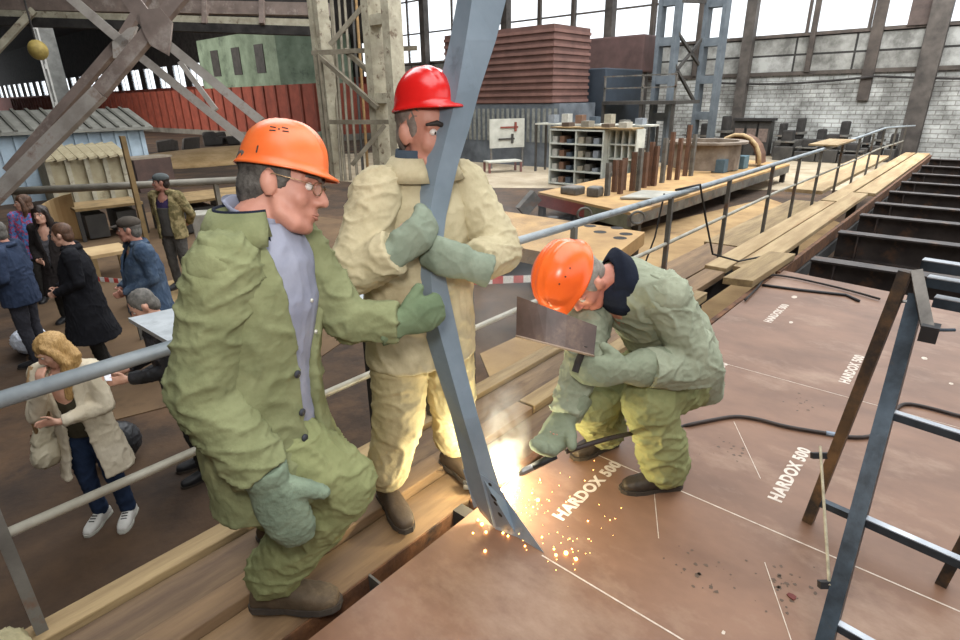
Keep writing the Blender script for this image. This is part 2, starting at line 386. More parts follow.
o = B().box(6.3, 21.5, 1.415, 1.46, -.14, .02).build('kick_plate', m_rust, bevel=.004)
tag(o, 'long brown edge board between the far planks and the dark girders', 'edge board')

# railing
m_rail = M('grey railing paint', '#a0a6a9', '#7e868a', 5, .45, .3, c3='#5c5a55', c3scale=6, c3lo=.6, c3hi=.7)
rail = thing('guard_railing', 'grey tubular guard railing running the whole length of the walkway', 'railing', (3, 2.14, 0))
RY = 2.14
B().tube([(-1, RY, .9), (2.5, RY+.03, .9), (6, RY, .895), (11.6, RY, .9), (12.4, RY, .905)], .027, 10).build('top_rail', m_rail, rail, True)
B().tube([(12.4, RY, .905), (14.5, RY, .92), (17, RY, .95), (21, RY, .82), (23, RY, .75)], .027, 10).build('end_rail', m_rail, rail, True)
B().tube([(-1, RY, .45), (2.5, RY, .45), (4.8, RY, .45), (8.5, RY, .5), (11.6, RY, .48), (14, RY, .47), (16.5, RY, .5), (21, RY, .42)], .018, 8).build('mid_rail', M('bare rail steel', '#b3aea0', '#8c8677', 5, .5, .3), rail, True)
for x in (.045, 1.95, 3.42, 5.05, 6.57, 8.16, 9.47, 10.8, 12.4, 14, 15.6, 17, 19, 21):
    B().box(x-.018, x+.018, RY-.02, RY+.02, -.1, .89).build('post', m_steel, rail)
o = B().obox((10.9, RY-.18, .945), (1.5, 0, .0), (0, .42, 0), (0, 0, .025)).build('plywood_offcut', m_dry); tag(o, 'pale plywood offcut lying on the bend of the railing', 'board')
b = B(); b.tube([(5.2, RY+.03, .93), (5.6, RY-.04, .94), (5.75, RY-.08, .6), (5.9, RY-.15, .2), (6.3, RY-.3, .06), (6.9, RY-.5, .05)], .011, 6)
tag(b.build('hanging_cable', m_dark, smooth=True), 'thin black cable looped over the railing and hanging to the planks', 'cable')
b = B(); b.tube([(5.0, RY+.05, .92), (5.05, RY+.12, .5), (4.9, RY+.2, .0), (4.85, RY+.3, -.6)], .009, 6)
tag(b.build('hanging_wire', m_dark, smooth=True), 'thin dark wire hanging down outside the railing', 'cable')

# cross girders right of the walkway
m_gird = M('dark girder steel', '#4d4440', '#2f2826', 2.5, .55, .3, c3='#5f4636', c3scale=3)
xs = [7.15, 8.85, 10.35, 11.65, 13.2, 14.8, 16.5, 18.4, 20.4]
lab = ['nearest', 'second nearest', 'third nearest', 'fourth nearest', 'fifth nearest', 'sixth nearest', 'seventh nearest', 'eighth nearest', 'farthest']
for x, l in zip(xs, lab):
    g = thing('cross_girder', 'dark steel cross girder, %s to the brown plate in the row' % l, 'girder', (x, -.9, -.33), 'cross girders beside the walkway')
    y0 = 1.36 if x > 8 else 1.30
    B().box(x-.012, x+.012, -4, y0, -.33, .0).build('web', m_gird, g)
    B().box(x-.1, x+.1, -4, y0, -.012, .012).build('top_flange', m_gird, g)
    B().box(x-.1, x+.1, -4, y0, -.345, -.33).build('bottom_flange', m_gird, g)
    B().box(x-.09, x+.09, y0-.25, y0-.23, -.33, -.01).build('stiffener', m_gird, g)
o = B().box(6.3, 22, -.12, .02, -.6, -.42).build('runner_timber', m_curb); tag(o, 'pale timber runner below the dark cross girders', 'timber beam')
o = B().box(6.3, 22, -2.3, -2.15, -.6, -.42).build('runner_timber', m_curb); tag(o, 'pale timber runner under the right end of the cross girders', 'timber beam')
o = thing('girder_support_frame', 'dark steel frame under the cross girders', 'support frame', (14, -1, FLOOR))
for x in (8, 12, 16, 20):
    for y in (-.05, -2.22): B().box(x-.1, x+.1, y-.08, y+.08, FLOOR, -.6).build('leg', m_dark, o)
for y in (1.25, -3.5): 
    B().box(6.9, 21, y-.07, y+.07, -.5, -.35).build('girder', m_dark, o)
    for x in (8, 14, 20): B().box(x-.07, x+.07, y-.07, y+.07, FLOOR, -.5).build('leg', m_dark, o)
# ================================================================ background of the hall
def bx(x0, x1, y0, y1, z0, z1): return B().box(x0, x1, y0, y1, z0, z1)
m_blue = M('pale blue paint', '#b3c3cf', '#93a3ae', 1.5, .7); m_roof = M('grey roof sheet', '#8b8980', '#6f6d66', 2, .8)
t = thing('metal_shed', 'long pale blue ribbed metal shed with a sloped grey roof at the left edge', 'shed', (5, 25, FLOOR))
y0, y1, x0, x1 = 24, 28, -2, 8.25
bx(x0, x1, y0, y1, FLOOR, .92).build('body', m_blue, t)
b = B(); x = x0
while x < x1: b.box(x, x+.08, y0-.06, y0, FLOOR, .92); x += .42
b.build('wall_rib', m_blue, t)
B().prism([(x0, y0-.3, .88), (x0, y0-.3, .98), (x0, (y0+y1)/2-.2, 1.62), (x0, y1+.2, .98), (x0, y1+.2, .88)], (x1+.25-x0, 0, 0)).build('roof', m_roof, t)
b = B(); x = x0+.1
while x < x1+.2: b.bar((x, y0-.3, 1.0), (x, (y0+y1)/2-.2, 1.65), .09, .08); x += .42
b.build('roof_rib', M('dark roof rib', '#6a6860'), t)

m_bin = M('beige bin sheet', '#b7ac8e', '#97896c', 1.6, .8, c3='#7a6849', c3scale=1.2)
t = thing('ribbed_skip', 'beige ribbed steel skip under slanting boards, in front of the pale blue shed', 'skip', (5, 20, FLOOR))
a, c = G(56, 207, FLOOR), G(131, 198, FLOOR); e = (c-a); n_ = V(-e.y, e.x, 0).normalized(); e.z = 0
if n_.y < 0: n_ = -n_
hgt = 1.38
B().obox(a, e, n_*1.0, (0, 0, hgt)).build('body', m_bin, t)
for i in range(5): B().obox(a+e*(i/4.15)-n_*.12, e.normalized()*.13, n_*.12, (0, 0, hgt)).build('rib', m_cream, t)
for i in range(8):
    p = a+e*(i/7.5)+V(0, 0, hgt)
    o = B().obox(p-n_*.35+V(0, 0, .0), e.normalized()*.24+V(0, 0, .05), n_*1.3+V(0, 0, .34), (0, 0, .06)).build('lid_board', m_bin)
    tag(o, 'slanting beige board laid across the top of the beige ribbed skip', 'board', 'boards on the beige skip')
a, c = G(141, 193, FLOOR), G(177, 188, FLOOR); e = c-a; e.z = 0; n_ = V(-e.y, e.x, 0).normalized()
t = thing('brown_locker', 'dark brown sheet steel locker box standing right of the beige skip', 'locker', tuple(a))
B().obox(a, e, n_*.9, (0, 0, 1.15)).build('body', M('chocolate steel', '#5c463d', '#473631', 2, .7), t)
B().obox(a+V(0, 0, 1.15)-e*.05, e*1.1, n_*.9, (0, 0, .07)).build('lid', M('pale lid', '#9d8f7c'), t)
# plywood shell, pipes, benches
m_ply = M('pale plywood', '#c8ac80', '#b3946a', 2, .8, stretch=(1, 1, .3))
b = B(); a = G(40, 246, FLOOR); c = G(84, 240, FLOOR); e = c-a; R1 = []
n_ = V(-e.y, e.x, 0).normalized()
P0 = [a+e*s+n_*(.5*math.sin(s*3.1)) for s in (i/10 for i in range(11))]
hh = [.75+.35*s for s in (i/10 for i in range(11))]
bm = b.bm
for off in (0,):
    row = [[P0[i], P0[i]+V(0, 0, hh[i]), P0[i]+V(0, 0, hh[i])+n_*.04, P0[i]+n_*.04] for i in range(11)]
b.rings(row); tag(b.build('bent_sheet', m_ply), 'curved pale plywood sheet standing on edge behind the dark-haired woman', 'plywood sheet')
m_wood = M('rough wood', '#9b8057', '#75603f', 3, .85)
m_pipe = M('grey brown pipe', '#8a8478', '#6a6459', 2, .6, .2)
def tube_thing(name, pts, r, mat, label, cat): return tag(B().tube(pts, r, 8).build(name, mat, smooth=True), label, cat)
tube_thing('long_pipe', [D(-20, 193, 12.4), D(240, 180, 13.6)], .085, m_pipe, 'long horizontal grey pipe crossing behind the onlookers at the left', 'pipe')
o = thing('pipe_stand', 'steel stands holding up the long grey pipe at the left', 'pipe stand', tuple(D(70, 190, 12.8)))
for px in (14, 215):
    p = D(px, 193-(px+20)/20, 12.4+1.2*(px+20)/260); B().box(p.x-.05, p.x+.05, p.y-.05, p.y+.05, FLOOR, p.z-.06).build('leg', m_pipe, o)
p = D(126, 176, 12.3); q = D(122, 136, 12.3)
o = B().box(q.x-.05, q.x+.05, q.y-.05, q.y+.05, FLOOR, q.z).build('timber_post', m_wood); tag(o, 'upright weathered timber post in front of the long grey pipe', 'post')
m_mach = M('dark machine paint', '#45413c', '#2d2a27', 2, .6)
def bench(name, label, p0, p1, depth, ztop, mat, legmat, cat='workbench', boxes=True, group=None):
    p0, p1 = Vector(p0), Vector(p1); e = p1-p0; e.z = 0; n = V(-e.y, e.x, 0).normalized()
    if n.dot(FWD) < 0: n = -n
    p0.z = FLOOR; t = thing(name, label, cat, tuple(p0), group)
    B().obox(p0+V(0, 0, ztop-FLOOR-.06), e, n*depth, (0, 0, .06)).build('top', mat, t)
    u = e.normalized()*.08
    for s, dd in ((0, 0), (1, 0), (0, 1), (1, 1)):
        B().obox(p0+(e-u)*s+n*(depth-.08)*dd, u, n*.08, (0, 0, ztop-FLOOR-.06)).build('leg', legmat, t)
    if boxes:
        B().obox(p0+e*.12+n*.1+V(0, 0, .05), e*.3, n*(depth-.2), (0, 0, (ztop-FLOOR)*.7)).build('cabinet', m_mach, t)
        B().obox(p0+e*.58+n*.1+V(0, 0, .05), e*.3, n*(depth-.2), (0, 0, (ztop-FLOOR)*.7)).build('cabinet', m_mach, t)
    return t
bench('workbench', 'low dark bench between the plywood sheet and the timber post', G(84, 243, FLOOR), G(150, 233, FLOOR), 1.2, FLOOR+.78, m_wood, m_mach)
bench('workbench', 'long littered workbench with dark cupboards behind the big green jacket', G(176, 238, FLOOR), G(275, 222, FLOOR), 1.6, FLOOR+.82, m_wood, m_mach)
for i, (px, py, s, lb) in enumerate(((188, 186, .5, 'warped offcut at the left end of the littered workbench'), (205, 184, .6, 'warped offcut in the middle of the littered workbench'), (225, 181, .55, 'warped offcut near the right end of the littered workbench'))):
    p = G(px, py, FLOOR+.82); o = B().obox(p+V(0, 0, .01), (s*.8, -s*.5, .03), (.12, .2, 0), (0, 0, .05)).build('offcut', m_wood); tag(o, lb, 'offcut')
o = B().obox(G(200, 262, FLOOR), (.5, -.35, 0), (.3, .5, 0), (0, 0, .95)).build('concrete_block', M('pale concrete', '#b3aea2', '#8d887c', 2, .9), bevel=.02)
tag(o, 'pale concrete block standing behind the man in the camouflage jacket', 'block')
p0 = G(110, 268, FLOOR); bench('crate_table', 'small wooden trestle table behind the man in the dark cap', G(98, 283, FLOOR), G(138, 275, FLOOR), .8, FLOOR+.5, m_ply, m_wood, 'table', False)
m_tape_r = M('tape red', '#c2483d', '#b03a32'); m_tape_w = M('tape white', '#e2ddd6', '#cfcac2')
def tape(label, a, c, n=7):
    a, c = Vector(a), Vector(c); t = thing('barrier_tape', label, 'barrier tape', tuple(a))
    for k in range(2):
        b = B()
        for i in range(k, n, 2):
            p, q = a+(c-a)*(i/n), a+(c-a)*((i+1)/n); b.obox(p, q-p, (0, 0, .06), (.003, .003, 0))
        b.build('red_stripe' if k == 0 else 'white_stripe', m_tape_r if k == 0 else m_tape_w, t)
_tape = tape
def tape(label, a, c, n=7):
    _tape(label, a, c, n); o_ = [o for o in COL.objects if o.name.startswith('barrier_tape')][-1]
    o_ = sorted([o for o in COL.objects if o.name.startswith('barrier_tape')], key=lambda o: o.name)[-1]
    for p in (a, c): B().box(p.x-.02, p.x+.02, p.y-.02, p.y+.02, FLOOR, p.z+.08).build('post', m_steel, o_)
tape('red and white barrier tape behind the woman in the black coat', D(96, 281, 7.4), D(128, 284, 7.4))
tape('red and white barrier tape between the orange helmet and the pale jacket', D(470, 285, 4.2), D(560, 281, 4.9), 9)
# dirt heaps and floor boards of the middle distance
m_sand = M('pale trodden dirt', '#b89a72', '#94784f', 1.2, .95, c3='#6e5638', c3scale=.6)
b = B(); c0 = G(232, 158, FLOOR)
R = []
for i, (rr_, z) in enumerate(((1.0, 0), (.85, .18), (.6, .36), (.3, .46), (.02, .5))):
    R.append([(c0.x+7*rr_*math.cos(a)*(1+.1*math.sin(3*a+i)), c0.y+4.5*rr_*math.sin(a)*(1+.12*math.cos(2*a)), FLOOR+z*1.3) for a in (2*math.pi*j/28 for j in range(28))])
tag(b.rings(R).build('dirt_heap', m_sand, smooth=True), 'low heap of pale dirt behind the littered workbench', 'dirt heap', kind='stuff')
b = B(); R = [[] for _ in range(2)]
poly = [(14, 16), (22, 3.5), (33, 3.2), (33, 14), (30, 26), (20, 30), (13, 24)]
st(B().prism([(x, y, FLOOR+.004) for x, y in poly], (0, 0, .01)).build('floor_pale', M('pale trodden floor', '#b0a18a', '#8f7f66', .8, .95, c3='#7a674d', c3scale=.5)))  # paler colour keeps the middle distance bright against the darkened dirt
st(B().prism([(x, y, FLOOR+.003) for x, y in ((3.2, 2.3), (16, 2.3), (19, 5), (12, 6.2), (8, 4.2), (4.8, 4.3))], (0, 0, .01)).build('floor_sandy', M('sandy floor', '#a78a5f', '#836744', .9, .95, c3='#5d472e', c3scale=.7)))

st(B().prism([(x, y, FLOOR+.002) for x, y in ((.6, 6.3), (3, 5.6), (6.5, 7), (9, 12), (8, 19), (4, 18), (1.6, 12))], (0, 0, .01)).build('floor_brown', M('mid brown floor', '#6e563c', '#533f2b', .9, .95, c3='#4a3826', c3scale=.7)))  # patch coloured lighter than the darkened dirt around it
# red clad container on a dark ribbed cabin
m_cont = M('red brown container', '#6a4b43', '#523a34', 1.2, .75); m_ddk = M('dark ribbed cabin', '#6b7178', '#454a50', 1.2, .7)
cx, cy = 22.0, 15.2
t = thing('ribbed_cabin', 'dark grey ribbed steel cabin carrying the red brown container', 'cabin', (cx, cy+3, FLOOR))
bx(cx, cx+3.0, cy-.4, cy+6.6, FLOOR, 1.5).build('body', m_ddk, t)
b = B(); y = cy-.3
while y < cy+6.5: b.box(cx-.05, cx, y, y+.14, FLOOR+1.1, 1.3); y += .3
b.build('wall_rib', M('pale rib', '#8c8d86', '#6b6c66'), t)
t = thing('container', 'red brown container with horizontal ribs raised on the dark cabin', 'container', (cx, cy+3, 1.5))
bx(cx, cx+2.9, cy, cy+6.5, 1.52, 4.65).build('body', m_cont, t)
b = B()
for i in range(11): b.box(cx-.07, cx+2.9, cy-.07, cy+6.5, 1.55+.28*i, 1.67+.28*i)
b.build('wall_rib', M('container rib', '#7c5a51', '#644740', 1.2, .75), t)
tag(bx(cx+3.3, cx+7, cy-.7, cy+.9, FLOOR, 3.0).build('dark_booth', M('blue black booth', '#343d47', '#262c34', 1, .7), bevel=.05), 'dark blue booth standing right behind the red brown container', 'booth')
du = thing('rusty_duct', 'dark rusty duct on posts below the windows behind the lattice columns', 'duct', (32, 18, FLOOR))
bx(31.5, 33.3, 15.8, 20.2, 3.0, 4.9).build('duct_box', M('duct rust', '#5d4541', '#46332f', 1, .8), du, bevel=.1)
for y in (16, 20): bx(32.3, 32.5, y-.1, y+.1, FLOOR, 3.0).build('leg', m_mach, du)
# 'dark rusty duct hung below the windows behind the lattice columns', 'duct')
# mezzanine with a thin railing
t = thing('mezzanine', 'dark mezzanine with thin handrails beside the red brown container', 'mezzanine', (24, 12.5, FLOOR))
bx(24.9, 27.5, 10.8, 14.4, 1.4, 1.55).build('deck', m_mach, t)
for y in (10.9, 12.4, 14.3):
    bx(24.95, 25.05, y, y+.07, 1.55, 2.6).build('post', m_steel, t)
    bx(24.95, 25.1, y, y+.12, FLOOR, 1.4).build('leg', m_mach, t)
for z in (2.1, 2.6): bx(24.95, 25.0, 10.9, 14.4, z-.03, z+.03).build('handrail', m_steel, t)
# tool panel, small table, shelves
m_white = M('dirty white', '#c6c4b8', '#a9a79b', 2, .7)
t = thing('tool_panel', 'white tool panel with clamps hanging on it, against the dark ribbed cabin', 'tool panel', (20.9, 16.9, FLOOR))
a = G(490, 169, FLOOR); c = G(524, 167, FLOOR); e = c-a; e.z = 0; n_ = V(-e.y, e.x, 0).normalized()
if n_.dot(FWD) < 0: n_ = -n_
B().obox(a+V(0, 0, .9), e, n_*.05, (0, 0, 1.25)).build('board', m_white, t)
for s in (.02, .93): B().obox(a+e*s, e*.05, n_*.05, (0, 0, .9)).build('leg', m_steel, t)
def clampat(s, z, l, k):
    o = B().obox(a+e*s+V(0, 0, z)-n_*.06, e*l, n_*.04, (0, 0, .07)).obox(a+e*(s+l*.8)+V(0, 0, z-.15)-n_*.06, e*.06, n_*.04, (0, 0, .4)).build('bar_clamp', m_mach if k else M('red tool', '#8a4438'))
    return o
tag(clampat(.25, 1.25, .45, 1), 'dark bar clamp hanging low on the white tool panel', 'clamp')
tag(clampat(.3, 1.75, .5, 0), 'red bar clamp hanging high on the white tool panel', 'clamp')
bench('small_table', 'small low table with a pale top below the white tool panel', G(489, 174, FLOOR), G(522, 172, FLOOR), .7, FLOOR+.5, m_white, M('red table frame', '#7b4a42'), 'table', False)
m_shelf = M('cream shelf steel', '#cfd0c4', '#aeb0a6', 2, .6)
def shelf(name, label, x, y0, y1, d, ht, cols_, rows, x1=None):
    t = thing(name, label, 'shelf unit', (x, (y0+y1)/2, FLOOR))
    for i in range(cols_+1):
        y = y0+(y1-y0)*i/cols_; bx(x, x+d, y-.025, y+.025, FLOOR, FLOOR+ht).build('side_panel', m_shelf, t)
    for k in range(rows+1):
        z = FLOOR+.08+(ht-.1)*k/rows; bx(x-.02, x+d, y0, y1, z-.025, z+.025).build('shelf_board', m_shelf, t)
    bx(x+d, x+d+.02, y0, y1, FLOOR, FLOOR+ht).build('back_panel', m_mach, t)
    return t
a = G(546, 188, FLOOR); c = G(601, 186, FLOOR)
ys0, ys1 = XP(601, 175, 17.6).y, XP(549, 175, 17.6).y
shelf('shelf_unit', 'cream steel shelf unit with two bays of parts, its end facing the pale floor', 17.6, ys0, ys1, .7, 1.95, 2, 4)
ys2 = XP(634, 165, 17.9).y
shelf('pigeonhole_unit', 'pigeonhole unit of small square bins right of the cream shelf unit', 17.9, ys2, ys0-.06, .6, 1.98, 4, 4)
random.seed(3)
cols_c = ['#8b8f94', '#6f6a61', '#a49a86', '#4c5660', '#7a5a46', '#b8b4aa']
k = 0
for r in range(4):
    for bay in range(2):
        for j in range(3):
            y = ys0+(ys1-ys0)*(bay+.18+.28*j)/2; z = FLOOR+.08+1.85*r/4+.03; hh_ = random.uniform(.12, .26)
            o = bx(17.65, 18.1, y, y+.2, z, z+hh_).build('parts_box', M('parts box %d' % (k % 6), cols_c[k % 6]))
            tag(o, 'small parts box on the cream steel shelf unit', 'box', 'boxes on the cream shelf unit'); k += 1
o = bx(17.6, 18.4, ys2, ys1, FLOOR+1.99, FLOOR+2.03).build('top_board', m_wood); tag(o, 'warped board lying along the top of both shelf units', 'board')
for i, (s, hh_, cc) in enumerate(((.1, .18, '#b9b3a4'), (.3, .12, '#6b5a49'), (.55, .2, '#8a8375'), (.8, .14, '#5a4a3e'))):
    y = ys2+(ys1-ys2)*s; o = bx(17.8, 18.2, y, y+.3, FLOOR+2.03, FLOOR+2.03+hh_).build('carton', M('carton %d' % i, cc))
    tag(o, ('pale tall', 'low dark brown', 'grey brown', 'small dark')[i]+' carton on the board on top of the shelf units', 'box')
bench('long_counter', 'long counter with clutter behind the two shelf units', (20.5, 15.0, 0), (20.5, 9.8, 0), .8, FLOOR+2.0, m_white, m_mach, 'counter', False)
for i in range(7):
    y = 10.2+.66*i; o = bx(20.7, 21.05, y, y+.3, FLOOR+2.0, FLOOR+2.0+random.uniform(.15, .4)).build('tin', M('parts box %d' % (i % 6), cols_c[i % 6]))
    tag(o, 'small container on the long counter behind the shelf units', 'container', 'containers on the long counter')

# crane columns and lattice columns
def lattice(name, label, p, z1, wd, dp, mat, rung=1.2, ax='Y', group=None, wl=.18):
    t = thing(name, label, 'column', (p[0], p[1], FLOOR), group)
    for s in (-1, 1):
        y = p[1]+s*(wd/2-wl/2); bx(p[0]-dp/2, p[0]+dp/2, y-wl/2, y+wl/2, FLOOR, z1).build('flange', mat, t)
    z = FLOOR+.3; 
    while z < z1-.5:
        bx(p[0]-dp/2+.04, p[0]+dp/2-.04, p[1]-wd/2+.03, p[1]+wd/2-.03, z, z+.35).build('batten', mat, t); z += rung
    return t
lattice('crane_column', 'pale battened steel column behind the red helmet', G(393, 182, FLOOR), 13, 1.5, .6, m_cream, 2.6, wl=.4)
lattice('crane_column', 'cream steel column at the left of the scaffold poles', G(336, 178, FLOOR), 13, .62, .5, m_cream, 2.2, wl=.22)
lattice('lattice_column', 'dark steel lattice column, left one of the braced pair', G(656, 162, FLOOR), 13, .95, .5, M('blue grey steel', '#6c7378', '#4f565c', 1.5, .6, .2), 1.6)
lattice('lattice_column', 'dark steel lattice column, right one of the braced pair', G(699, 160, FLOOR), 13, 1.0, .6, M('blue grey steel', '#6c7378'), 1.6)
a, c = G(656, 162, FLOOR), G(699, 160, FLOOR)
t = thing('column_bracing', 'thin steel cross bracing between the braced pair of lattice columns', 'bracing', (a.x, a.y, 1))
for z0, z1 in ((2.6, 4.4), (4.4, 2.9), (5.6, 5.7), (6.9, 6.9), (8.6, 7.6), (3.1, 1.2)):
    B().bar((a.x, a.y-.4, z0), (c.x, c.y+.4, z1), .12, .12).build('brace_bar', m_mach, t)
lattice('lattice_column', 'grey battened column hanging in the dark at the upper left', D(60, 95, 42), 13, 1.6, .9, M('pale blue grey steel', '#6f7270', '#4f5150', 1.5, .6), 2.6, wl=.5)
# scaffold poles between the two cream columns
m_sc = M('scaffold tube', '#8e8573', '#6b6252', 2, .6, .2)
a, c = G(336, 178, FLOOR), G(393, 182, FLOOR)
for i, (px, lean, cc) in enumerate(((345, -2, m_sc), (350, 1, m_sc), (357, -1, m_sc), (363, 2, m_mach), (368, 0, M('ochre pole', '#a07c4a', '#7d5f38')), (341, 3, m_sc))):
    p = D(px, 175, 22.6); q = D(px-14+lean*.6, -30, 22.0)
    p.z = FLOOR; d = q-p
    o = B().tube([p, q], .055, 6).build('scaffold_pole', cc); tag(o, 'upright scaffold pole between the two cream columns', 'pole', 'scaffold poles by the cream columns')
t = thing('scaffold_bracing', 'horizontal and slanting scaffold bars between the cream columns', 'scaffold bars', tuple(D(360, 60, 21.5)))
for q in ((312, 53, 417, 48), (318, 55, 378, 108), (330, 45, 368, 0), (345, 50, 376, 78), (330, 122, 400, 122), (352, 165, 385, 125)):
    B().bar(D(q[0], q[1], 21.4), D(q[2], q[3], 21.0), .16, .16).build('bar', m_sc, t)
for q in ((318, 55), (400, 122)):
    p = D(q[0], q[1], 21.3); bx(p.x-.05, p.x+.05, p.y-.05, p.y+.05, FLOOR, p.z).build('bar', m_sc, t)
# green cabin with red cladding below
p = D(281, 85, 46); pt = D(281, 30, 46)
t = thing('green_cabin', 'pale green raised cabin above red cladding at the left of the scaffold', 'cabin', (p.x, p.y, FLOOR))
XE = XW-.05
bx(p.x, XE, p.y, p.y+14, p.z, pt.z).build('body', M('pale green panel', '#8fa088', '#66765f', .6, .7, c3='#4f5b4c', c3scale=.5), t)
bx(p.x-.1, XE, p.y-5.5, p.y+95, FLOOR+.5, p.z).build('skirt', m_red, t)
b = B(); y = p.y-5
while y < p.y+94: b.box(p.x-.22, p.x-.1, y, y+.22, FLOOR+.5, p.z); y += 1.9
b.build('skirt_rib', M('red rib', '#84412f', '#6a3326', 1.2, .8), t)
bx(p.x-.1, XE, p.y-5.5, p.y+95, FLOOR, FLOOR+.5).build('plinth', M('grey plinth', '#8a857b', '#605b52', .6, .8), t)
for i in range(3): B().box(p.x-.06, p.x, p.y+2+4*i, p.y+3.4+4*i, p.z+1, pt.z-1).build('shutter', m_mach, t)
# big cross brace at the left and the crane beams behind it
m_brace = M('grey brown brace paint', '#8b7a70', '#6f6058', 2, .6, c3='#a69a90', c3scale=1.2)
m_bracew = M('pale chipped brace paint', '#b5ada4', '#8f867d', 2, .6, c3='#7a5f50', c3scale=2)
t = thing('cross_brace', 'huge riveted steel cross brace at the upper left', 'cross brace', tuple(D(156, 35, 9)))
Z9 = 9.0
def mem(x0_, y0_, x1_, y1_, d0, d1, wd, dp, mat): B().bar(D(x0_, y0_, d0), D(x1_, y1_, d1), wd, dp, tuple(-FWD)).build('diagonal', mat, t)
mem(190, -15, 100, 92, 9, 9, .23, .1, m_brace); mem(100, 92, -20, 212, 9, 9.1, .24, .1, m_bracew)
mem(113, -25, 160, 38, 9.05, 9.05, .25, .1, m_brace); mem(160, 38, 262, 122, 9.05, 9.05, .14, .1, m_bracew)
B().prism([D(x, y, 8.92) for x, y in ((138, 10), (160, 8), (172, 22), (170, 42), (168, 55), (150, 45), (142, 30))], FWD*.04).build('gusset', m_brace, t)
t = thing('rear_cross_brace', 'pale angle steel cross brace just behind the huge riveted one', 'cross brace', tuple(D(120, 45, 10.4)))
mem(66, -6, 132, 50, 10.4, 10.4, .17, .1, m_bracew); mem(132, 50, 262, 154, 10.4, 10.4, .15, .1, m_bracew)
mem(150, -8, 115, 50, 10.5, 10.5, .16, .1, m_brace); mem(120, 42, 8, 172, 10.5, 10.5, .18, .1, m_brace); mem(180, 62, 216, 110, 10.4, 10.4, .09, .06, m_bracew)
B().prism([D(x, y, 10.35) for x, y in ((112, 42), (128, 28), (137, 26), (132, 40), (122, 58), (113, 58))], FWD*.05).build('gusset', m_bracew, t)
t = thing('crane_girder', 'long pale edged crane girder under the dark roof at the upper left', 'crane girder', tuple(D(120, 12, 24)))
for y0_, y1_, wd, mat in ((13, 24, .28, m_cream), (3, 10, .5, m_brace), (-6, -2, .5, m_dark), (20, 32, .35, m_dark)):
    B().bar(D(-40, y0_, 24), D(330, y1_, 25), .5, wd).build('chord', mat, t)
B().bar(D(34, 10, 23.5), D(-5, 52, 23.5), .25, .25).build('strut', m_cream, t)
for px in (85, 150, 205, 262): B().bar(D(px, 0, 24.4), D(px, 24, 24.4), .2, .2).build('strut', m_brace, t)
lampt = thing('hanging_lamp', 'old yellowish factory lamp hanging in the dark at the far left', 'lamp', tuple(D(38, 50, 18)))
p = D(38, 50, 18); B().ell(p, .28, .28, .3).build('lamp_shade', M('old yellow lamp', '#a8924e', '#86733a'), lampt, True); B().tube([p+V(0, 0, .2), p+V(0, 0, 6)], .03, 6).build('cord', m_dark, lampt)
# clutter along the far left
for i, (px, py, wd, ht, cc, lb) in enumerate(((170, 152, 3.0, .9, '#4a423b', 'dark scrap heap left of the pale dirt heap'), (215, 146, 2.6, 1.1, '#3f3a36', 'dark scrap heap behind the pale dirt heap'), (326, 150, 1.3, 1.7, '#7d8f7f', 'green machine behind the orange helmet brim'), (338, 168, .9, 1.0, '#a33a30', 'small red machine between the two standing workers'))):
    p = G(px, py, FLOOR); b = B()
    for q in range(5): b.obox(p+V(random.uniform(-wd/3, wd/3), random.uniform(-.4, .4), 0), (wd*.3, -wd*.2*random.random(), random.uniform(0, .1)), (.2, .5, 0), (random.uniform(-.2, .2), 0, ht*random.uniform(.4, 1)))
    o = b.blob('scrap_heap' if i < 2 else 'small_machine', M('clutter %d' % i, cc), None, .08, 2); tag(o, lb, 'scrap' if i < 2 else 'machine')
    if i < 2: o['kind'] = 'stuff'

# assembly table with upright steel stands
TZ = -.6
m_tab = M('ochre table plate', '#b6925f', '#93734a', 1.3, .8, c3='#6f5538', c3scale=1)
A_, B_, C_ = G(538, 192, TZ), G(632, 213, TZ), G(790, 164, TZ)
D_ = A_+(C_-B_)
t = thing('assembly_table', 'long ochre assembly table with a red front beam and upright stands', 'work table', (A_.x, A_.y, FLOOR))
B().prism([A_, B_, C_, D_], (0, 0, -.06)).build('top', m_tab, t)
e = (B_-A_)
B().obox(A_+V(0, 0, -.36), e*.55, V(.1, .05, 0), (0, 0, .3)).build('front_beam', M('red front beam', '#8d3f36', '#6f332c', 2), t)
B().obox(A_+e*.55+V(0, 0, -.36), e*.45, V(.1, .05, 0), (0, 0, .3)).build('front_beam', M('mossy steel', '#7c7a62', '#55533f', 2), t)
B().obox(B_+V(0, 0, -.3), C_-B_, V(0, .1, 0), (0, 0, .24)).build('side_beam', m_steel, t)
for p in (A_+e*.06, A_+e*.5, B_+(C_-B_)*.03, B_+(C_-B_)*.5, B_+(C_-B_)*.97, D_): bx(p.x+.1, p.x+.25, p.y+.05, p.y+.2, FLOOR, TZ-.06).build('leg', m_mach, t)
B().bar(D(536, 195, 13.2), D(521, 212, 13.2), .2, .3).build('strut', m_steel, t)
m_up = M('upright rust', '#6d4c38', '#4d3527', 3, .7)
ups = [(606, 196, 163), (613, 192, 160), (619, 194, 160), (631, 191, 152), (637, 191, 148), (643, 188, 152), (648, 186, 142), (653, 186, 146), (661, 183, 138), (668, 180, 132), (676, 180, 138), (684, 176, 125), (690, 176, 134), (622, 190, 158)]
